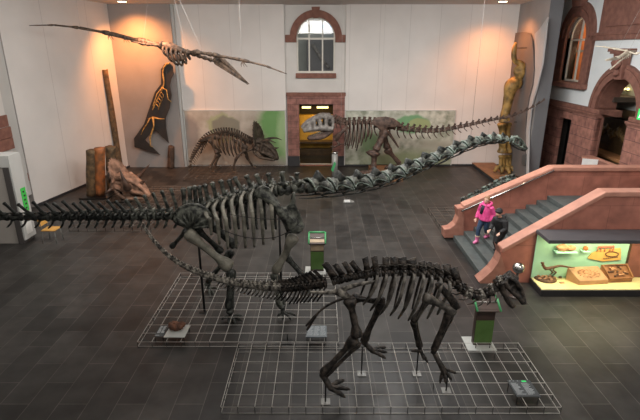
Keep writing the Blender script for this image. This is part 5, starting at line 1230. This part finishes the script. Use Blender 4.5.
# ================================================================ platform and giant golden limb at right
pf = thing('corner_platform', 'low platform with a brown board top in the right corner', 'platform', (8.9, 22.8, 0))
MB().box((8.28, 20.6, 0), (9.46, 25.2, .16)).build('body', 'dark_plinth', pf, smooth=False)
MB().box((8.26, 20.58, .16), (9.46, 25.2, .20)).build('top', 'wood', pf, smooth=False, bevel=.008)
YG = 23.1
gl = thing('giant_leg_skeleton', 'giant golden brown leg skeleton standing upright on the corner platform', 'leg skeleton', G(506, 174, .2))
def gb(name, pts, rad, rem=0): 
    return MB().tube(spline(Q(pts, YG), 4), [rad[min(len(rad)-1, int(i/4))]+(rad[min(len(rad)-1, int(i/4)+1)]-rad[min(len(rad)-1, int(i/4))])*((i % 4)/4) for i in range(4*(len(pts)-1)+1)], 12).build(name, 'gold', gl)
gb('shoulder_blade', [(516, 42.5), (514.5, 48), (513.8, 56), (515, 61), (519, 63), (521.5, 66), (521.5, 73), (519, 79)], [.05, .11, .12, .11, .14, .20, .22, .12])
b = MB(); b.ball(P(518.5, 72, YG), (.22, .16, .34), 3, .4, 2); b.build('joint_plate', 'gold', gl, remesh=.04)
gb('upper_leg_bone', [(521, 80), (517, 82.5), (511.5, 86), (509, 96), (506.5, 108), (504.5, 117), (504.5, 121)], [.16, .32, .34, .25, .21, .23, .28])
MB().bone(P(502, 122.5, YG-.1), P(502.5, 141, YG-.1), .16, .25, .20, n=10).bone(P(508, 122.5, YG+.1), P(507.5, 141, YG+.1), .13, .2, .2, n=10).bone(P(503, 142, YG-.08), P(502, 153, YG-.08), .19, .22, .26, n=10).bone(P(508, 142, YG+.08), P(508, 153, YG+.08), .15, .2, .22, n=10).build('lower_leg_bone', 'gold', gl, remesh=.04)
b = MB()
for k, px in enumerate((500.5, 503, 506, 509)): b.bone(P(px+.6, 155, YG-.1+.07*k), P(px-.2+.4*k, 168, YG-.15+.07*k), .09, .14, .13, n=8)
b.build('foot_bones', 'gold', gl, remesh=.035)
for px, dx, dy in ((499.5, -.35, -.1), (502, -.15, -.4), (505.5, .08, -.5), (509, .3, -.38), (511.5, .42, -.1)):
    a = P(px, 167.5, YG-.1); e = V((a.x+dx*.8, a.y+dy*.9, .26))
    MB().tube([a, a.lerp(e, .5)+V((0, 0, .10)), e], [.12, .12, .07], 8).build('toe', 'gold', gl)
for px, py in ((517, 48), (520, 70), (514, 122), (512, 155)):
    a = P(px, py, YG); MB().tube([a, V((9.59, YG, a.z))], .02, 6).build('wall_bracket', 'black_steel', gl)
# shaped backdrop on the partition
bd = thing('backdrop_board', 'dark grey backdrop panel with a wavy edge behind the giant golden leg', 'panel', (9.6, 23, 0))
def onpart(px, py, off=.06):   # partition face runs from (9.85,25.3) to (9.5,21.2)
    k = (9.85-9.5)/(25.3-21.2); d = ray(px, py); s_ = (9.5-21.2*k-off)/(d.x-k*d.y); return V((0, 0, CAM_Z))+d*s_
bo = [(516.5, 33), (524, 32), (530.5, 33), (533, 40), (534.5, 55), (535, 70), (533.5, 85), (530, 98), (527.5, 112), (526, 130), (526.5, 150), (526, 176), (505.5, 176), (506, 150), (508, 120), (511, 80), (514, 50)]
MB().prism([onpart(x, y) for x, y in bo], (-.05, 0, 0)).build('board', 'backdrop', bd, smooth=False)
M['side_panel'] = mat('light_grey_side_board', (.42, .40, .39), (.38, .36, .35), 1, .75)
bo2 = [(536, 34), (541, 29), (549, 17), (546.5, 40), (543.5, 65), (538, 88), (533, 105), (530, 130), (529, 176), (527.5, 176), (527.5, 150), (527.5, 130), (529, 112), (531.5, 98), (535, 85), (536.5, 70)]
MB().prism([onpart(x, y) for x, y in bo2], (-.06, 0, 0)).build('curved_board', 'side_panel', bd, smooth=False)
tag(MB().prism([onpart(x, y, .14) for x, y in ((522.5, 154), (526.5, 154), (526, 165), (522, 165))], (-.02, 0, 0)).build('wall_label', 'sign_dark', smooth=False), 'small dark label board on the wall behind the giant golden leg', 'label')

# ================================================================ long row of vertebrae behind the rear balustrade
bk_ = thing('fossil_backbone', 'row of grey-green vertebrae rising behind the rear stair balustrade', 'fossil backbone', (6, 15.5, 0))
pts = Q([(465, 202), (472, 198.5), (479, 195), (486, 191.5), (492, 188.5), (498, 185), (503, 182.5), (508, 181), (513, 180)], 15.45)
for i, c in enumerate(pts):
    f, s, u = frame(pts, i); mb = MB(); vertebra(mb, c, f, s, u, .21, .10, c+u*.2+s*.02, tw=.22, wid=.16, thk=.05, twup=.2)
    mb.ball(c+u*.04, (.10, .12, .09), 2, .5, i); mb.build('vertebra', 'dbone_neck' if i % 2 else 'dbone', bk_)
MB().tube(pts, .03, 6).build('support_bar', 'black_steel', bk_)
for i in (1, 4, 7): MB().tube([(pts[i].x, pts[i].y, 0), pts[i]], .02, 6).build('support_rod', 'black_steel', bk_)

# ================================================================ people
def person_frame(pos, d):
    d = V((d[0], d[1], 0)).normalized(); s = V((-d.y, d.x, 0)); o = V(pos)
    return lambda a, b, z: o+d*a+s*b+V((0, 0, z)), d, s
def hand(mb, T, wrist, tip, side):
    w = V(wrist); t = V(tip); ax = (t-w); L = ax.length; ax.normalize(); sd = ax.cross(V((0, 0, 1)));
    sd = sd.normalized() if sd.length > 1e-3 else V((1, 0, 0)); nn = sd.cross(ax)
    mb.tube([w, w+ax*L*.25, w+ax*L*.5], [(.022, .017), (.034, .017), (.036, .015)], 8)
    for k, (o, l) in enumerate(((-.026, .9), (-.009, 1.0), (.009, .96), (.026, .8))):
        mb.tube([w+ax*L*.45+sd*o, w+ax*L*(.45+.30*l)+sd*o*1.15-nn*.004, w+ax*L*(.45+.55*l)+sd*o*1.15-nn*.02], [.0095, .009, .0075], 6)
    mb.tube([w+ax*L*.15+sd*.02*side, w+ax*L*.38+sd*.05*side, w+ax*L*.58+sd*.052*side], [.011, .010, .008], 6)
# --- girl in pink, walking down the steps
FB = G(477, 242.5, RISE*2); 
gx, gy = 4.92+.10, 13.55
T, d, s = person_frame((gx, gy, 0), (-.78, -.62))
zf1, zf2 = RISE*2, RISE*2
gA = G(476.5, 243, RISE*2); gB = G(486, 237.5, RISE*3 if G(486, 237.5, RISE*3).x > X0+2*RUN else RISE*2)
gB.x = max(gB.x, X0+2*RUN+.12); gB = V((gB.x, gB.y, RISE*3))
gA = V((min(gA.x, X0+2*RUN-.12), gA.y, RISE*2))
ctr = (gA+gB)/2
girl = thing('person', 'person in a pink hooded jacket and pink boots walking down the stairs', 'person', V((ctr.x, ctr.y, RISE*2)))
o = V((ctr.x+.02, ctr.y, RISE*2.4))
T, d, s = person_frame(o, (-.80, -.60))
hipL, hipR = T(.0, .085, .76), T(.0, -.085, .76)
kA = (gA+hipR)/2+d*.07+V((0, 0, .02)); kB = (gB+hipL)/2+d*.08
headc = T(.03, 0, 1.335)
b = MB()
b.ball(headc, (.078, .078, .105), 3)
b.ball(headc+d*.035-V((0, 0, .05)), (.055, .055, .055), 2)
b.ball(headc+d*.083-V((0, 0, .012)), (.014, .014, .02), 2)           # nose
b.ball(headc+d*.072-V((0, 0, .052)), (.012, .022, .006), 1)          # mouth
for k in (1, -1): b.ball(headc+s*.078*k-V((0, 0, .01)), (.016, .016, .026), 1)
b.tube([headc-V((0, 0, .05)), T(0, 0, 1.17)], .046, 10)
b.tube([T(0, 0, 1.2), T(0, 0, 1.05), T(0, 0, .9), T(0, 0, .75)], [(.05, .09), (.09, .15), (.085, .12), (.09, .14)], 12, ref=s)
handR, handL = T(.13, -.23, .70), T(.02, .25, .69)
elR, elL = T(.0, -.235, .92), T(-.07, .235, .91)
for sh, e, h in ((T(0, -.17, 1.14), elR, handR), (T(0, .17, 1.14), elL, handL)): b.tube([sh, sh.lerp(e, .5), e, e.lerp(h, .5), h], [.045, .04, .034, .03, .022], 8)
for h, kn, ft in ((hipR, kA, gA), (hipL, kB, gB)): b.tube([h, h.lerp(kn, .5), kn, kn.lerp(ft, .45), ft+V((0, 0, .06))], [.075, .065, .048, .045, .032], 10)
hand(b, T, handR, handR+d*.06+V((0, 0, -.11)), 1); hand(b, T, handL, handL+d*.03+V((0, 0, -.12)), -1)
b.build('body', 'skin', girl, remesh=.0085)
b = MB()
for k in (1, -1): b.ball(headc+d*.070+s*.028*k+V((0, 0, .012)), (.008, .010, .006), 1)
b.build('eyes', 'blackcloth', girl)
b = MB(); b.ball(headc-d*.018+V((0, 0, .022)), (.094, .094, .108), 3)
for v in b.bm.verts:
    q = v.co-headc
    if q.dot(d) > .035 and q.z < .055: v.co -= d*(q.dot(d)-.02)*1.0
b.tube([headc-d*.06, headc-d*.085-V((0, 0, .10)), headc-d*.07-V((0, 0, .17))], [.06, .06, .02], 8)
b.build('hair', 'blonde', girl, remesh=.01)
b = MB()
b.tube([T(-.01, 0, 1.22), T(-.01, 0, 1.15), T(0, 0, 1.0), T(.005, 0, .86), T(.01, 0, .72), T(.01, 0, .68)], [(.08, .10), (.115, .195), (.135, .185), (.14, .18), (.15, .195), (.14, .185)], 14, ref=s)
for sh, e, h in ((T(0, -.165, 1.14), elR, handR), (T(0, .165, 1.14), elL, handL)): b.tube([sh, sh.lerp(e, .5), e, e.lerp(h, .5), h.lerp(e, .08)], [.078, .072, .068, .062, .052], 10)
b.build('jacket', 'pink', girl, remesh=.014)
b = MB(); b.tube(spline([T(.10, .10, 1.15), T(-.02, .13, 1.22), T(-.12, .06, 1.23), T(-.13, -.05, 1.23), T(-.03, -.13, 1.22), T(.09, -.10, 1.15)], 3), .045, 8)
b.ball(T(-.13, 0, 1.13), (.10, .10, .10), 2); b.build('hood', 'pink', girl, remesh=.014)
b = MB().tube([T(.10, -.035, 1.17), T(.128, -.055, 1.05), T(.138, -.075, .9)], [(.02, .05), (.02, .065), (.02, .05)], 8, ref=s); b.build('shirt', 'navy', girl)
b = MB()
for h, kn, ft in ((hipR, kA, gA), (hipL, kB, gB)): b.tube([h+V((0, 0, .04)), h.lerp(kn, .5), kn, kn.lerp(ft, .45), ft.lerp(kn, .42)], [.098, .088, .070, .064, .056], 10)
b.tube([T(0, 0, .84), T(0, 0, .70)], [(.10, .15), (.10, .15)], 12, ref=s); b.build('jeans', 'jeans', girl, remesh=.014)
for ft, kn in ((gA, kA), (gB, kB)):
    b = MB().tube([ft.lerp(kn, .52), ft.lerp(kn, .3), ft+V((0, 0, .075))], [.066, .06, .058], 10)
    b.tube([ft-d*.06+V((0, 0, .045)), ft+d*.03+V((0, 0, .055)), ft+d*.13+V((0, 0, .04)), ft+d*.165+V((0, 0, .034))], [(.05, .04), (.055, .05), (.05, .038), (.025, .025)], 10)
    bo_ = b.build('boot', 'pinkboot', girl, remesh=.010)
    MB().tube([ft.lerp(kn, .50), ft.lerp(kn, .58)], [.075, .072], 10).build('fleece_cuff', 'fleece', bo_)
# --- person in black behind
kpos = P(503, 240, 12.65); headc = P(498.8, 212.5, 12.5); sx_ = headc.x+.16
o = V((sx_, 12.62, RISE*3)); T0 = o
kid = thing('person', 'person in a black jacket and black knitted hat stooping on the stairs', 'person', o)
o = V((sx_, 12.62, RISE*3))
T, d, s = person_frame(o, (-.86, -.50))
hp_ = o+V((.04, .02, .66)); sh_ = headc+V((.09, .03, -.21))
hr, hl = hp_-s*.09, hp_+s*.09
fr1, fl1 = V((sx_-.02, 12.52, RISE*3)), V((sx_+.03, 12.74, RISE*3))
kr, kl = (hr+fr1)/2+d*.14, (hl+fl1)/2+d*.10
b = MB(); b.ball(headc, (.08, .08, .105), 3).ball(headc+d*.04-V((0, 0, .05)), (.055, .055, .055), 2).ball(headc+d*.085-V((0, 0, .02)), (.014, .014, .02), 2).ball(headc+d*.074-V((0, 0, .06)), (.012, .022, .006), 1)
for k in (1, -1): b.ball(headc+s*.08*k-V((0, 0, .01)), (.016, .016, .026), 1)
b.tube([headc-V((0, 0, .04)), sh_+V((0, 0, .02))], .048, 10)
b.tube([sh_, sh_.lerp(hp_, .4), sh_.lerp(hp_, .8), hp_], [(.08, .15), (.10, .16), (.09, .14), (.10, .15)], 12, ref=s)
er, el_ = sh_-s*.22+d*.05-V((0, 0, .23)), sh_+s*.22+d*.02-V((0, 0, .23))
hnR, hnL = er+d*.17+s*.08-V((0, 0, .10)), el_+d*.17-s*.06-V((0, 0, .10))
for a0, e, h in ((sh_-s*.17, er, hnR), (sh_+s*.17, el_, hnL)): b.tube([a0, a0.lerp(e, .5), e, e.lerp(h, .5), h], [.05, .044, .038, .032, .024], 8)
hand(b, T, hnR, hnR+d*.10-V((0, 0, .06)), 1); hand(b, T, hnL, hnL+d*.10-V((0, 0, .06)), -1)
for h, kn, ft in ((hr, kr, fr1), (hl, kl, fl1)): b.tube([h, h.lerp(kn, .5), kn, kn.lerp(ft, .45), ft+V((0, 0, .06))], [.08, .07, .05, .045, .034], 10)
b.build('body', 'skin', kid, remesh=.0085)
b = MB()
for k in (1, -1): b.ball(headc+d*.072+s*.028*k+V((0, 0, .008)), (.008, .010, .006), 1)
b.build('eyes', 'blackcloth', kid)
b = MB().ball(headc-d*.012+V((0, 0, .035)), (.10, .10, .10), 3).tube([headc+V((0, 0, .02)), headc+V((0, 0, .055))], .105, 18); b.build('knitted_hat', 'blackcloth', kid, remesh=.012)
b = MB().tube([sh_+V((0, 0, .07)), sh_, sh_.lerp(hp_, .4), sh_.lerp(hp_, .8), hp_-V((0, 0, .04))], [(.08, .09), (.13, .20), (.15, .21), (.15, .20), (.14, .19)], 14, ref=s)
for a0, e, h in ((sh_-s*.16, er, hnR), (sh_+s*.16, el_, hnL)): b.tube([a0, a0.lerp(e, .5), e, e.lerp(h, .5), h.lerp(e, .08)], [.085, .08, .074, .066, .055], 10)
b.tube([sh_-d*.06+V((0, 0, .06)), sh_-d*.15+V((0, 0, .0))], [.09, .07], 10); b.build('jacket', 'blackcloth', kid, remesh=.014)
b = MB()
for h, kn, ft in ((hr, kr, fr1), (hl, kl, fl1)): b.tube([h+V((0, 0, .05)), h.lerp(kn, .5), kn, kn.lerp(ft, .5), ft+V((0, 0, .05))], [.105, .095, .078, .07, .06], 10)
b.build('trousers', 'blackcloth', kid, remesh=.014)
for ft in (fr1, fl1):
    b = MB().tube([ft+V((0, 0, .12)), ft+V((0, 0, .05))], .055, 10).tube([ft-d*.06+V((0, 0, .04)), ft+d*.04+V((0, 0, .05)), ft+d*.16+V((0, 0, .034))], [(.05, .038), (.055, .046), (.03, .03)], 10); b.build('shoe', 'greycloth', kid, remesh=.01)
b = MB().ball(sh_-d*.17-V((0, 0, .18)), (.11, .13, .16), 2, .2, 2); b.build('rucksack', 'greycloth', kid)
# mobile phone free: hands empty

# ================================================================ light
def area(name, loc, rot, size, power, col, sy=None):
    l = bpy.data.lights.new(name, 'AREA'); l.energy = power; l.color = col; l.size = size
    if sy: l.shape = 'RECTANGLE'; l.size_y = sy
    o = bpy.data.objects.new(name, l); COL.objects.link(o); o.location = loc; o.rotation_euler = rot; return o
def spot(name, loc, target, power, col, ang, blend=.6, r=.12):
    l = bpy.data.lights.new(name, 'SPOT'); l.energy = power; l.color = col; l.spot_size = math.radians(ang); l.spot_blend = blend; l.shadow_soft_size = r
    o = bpy.data.objects.new(name, l); COL.objects.link(o); o.location = loc
    o.rotation_euler = (V(target)-V(loc)).to_track_quat('-Z', 'Y').to_euler(); return o
W = bpy.data.worlds.new('world'); SC.world = W; W.use_nodes = True
W.node_tree.nodes['Background'].inputs[0].default_value = (1.0, .97, .93, 1); W.node_tree.nodes['Background'].inputs[1].default_value = .36
area('hall_light', (0, 16, 8.0), (0, 0, 0), 10, 750, (1, .95, .90), 8)
area('hall_light', (0, 6.5, 8.05), (0, 0, 0), 9, 190, (1, .93, .86), 5)
R_ = math.radians
area('added_wall_fill', (-2.0, 12.0, 7.9), (R_(58), 0, 0), 16, 1150, (1, .97, .93), 1.6)  # added fill without a fixture, brightens the back wall
area('added_wall_fill', (2.5, 13.0, 7.9), (0, R_(-58), 0), 1.6, 900, (.94, .98, 1), 10)  # added fill without a fixture, brightens the right wall
area('added_stair_fill', (6.0, 3.5, 7.9), (R_(28), 0, 0), 4, 300, (1, .93, .86), 1.0)  # added fill from the camera side, lifts the front balustrade
# warm corner downlights
L1 = P(122, 1.5, 23.5); L2 = P(503, 1.5, 23.5)
spot('downlight', (L1.x, L1.y, 8.0), (L1.x+.25, L1.y+1.3, 4.0), 2000, (1, .36, .10), 125, 1.0, .15)
spot('downlight', (L2.x, L2.y, 8.0), (L2.x+.3, L2.y+.4, 0), 900, (1, .34, .09), 138, 1.0, .15)
spot('track_spot', (-4.5, 15, 7.9), (-7.9, 18.9, .9), 800, (1, .50, .26), 20, .5, .06)
spot('track_spot', (-6, 16.5, 7.9), (-5.2, 21.0, 0), 2600, (1, .50, .28), 50, .9, .2)
spot('track_spot', (7.5, 17, 7.9), (5.5, 14.2, .8), 260, (1, .78, .6), 60, .9, .2)
spot('track_spot', (-2, 4.5, 7.9), (-1.8, 10.4, 1.8), 350, (1, .95, .88), 50, .9, .2)
area('case_light', (7.2, 11.0, 1.43), (0, 0, 0), 2.6, 40, (1, .86, .52), .25)
area('golden_light', (-.1, 27.4, 3.1), (R_(25), 0, 0), 1.6, 45, (1, .68, .25), .5)
area('upper_room_light', (-.1, 27.4, 8.1), (0, 0, 0), 3, 16, (.95, 1, .95), 2)
area('window_room_light', (XR+1.0, 23.2, 7.6), (0, 0, 0), .9, 120, (1, .7, .4))
area('niche_light', (XR+1.1, 19.5, 5.6), (0, 0, 0), 1.0, 26, (1, .78, .5))
area('doorway_light', (XR+.9, 22.3, 3.5), (0, 0, 0), .5, 3, (1, .8, .6))
vs = SC.view_settings; vs.view_transform = 'Standard'; vs.look = 'None'; vs.gamma = 1; vs.use_curve_mapping = False; vs.exposure = 0.0
SC.cycles.max_bounces = 6 if hasattr(SC, 'cycles') else 6
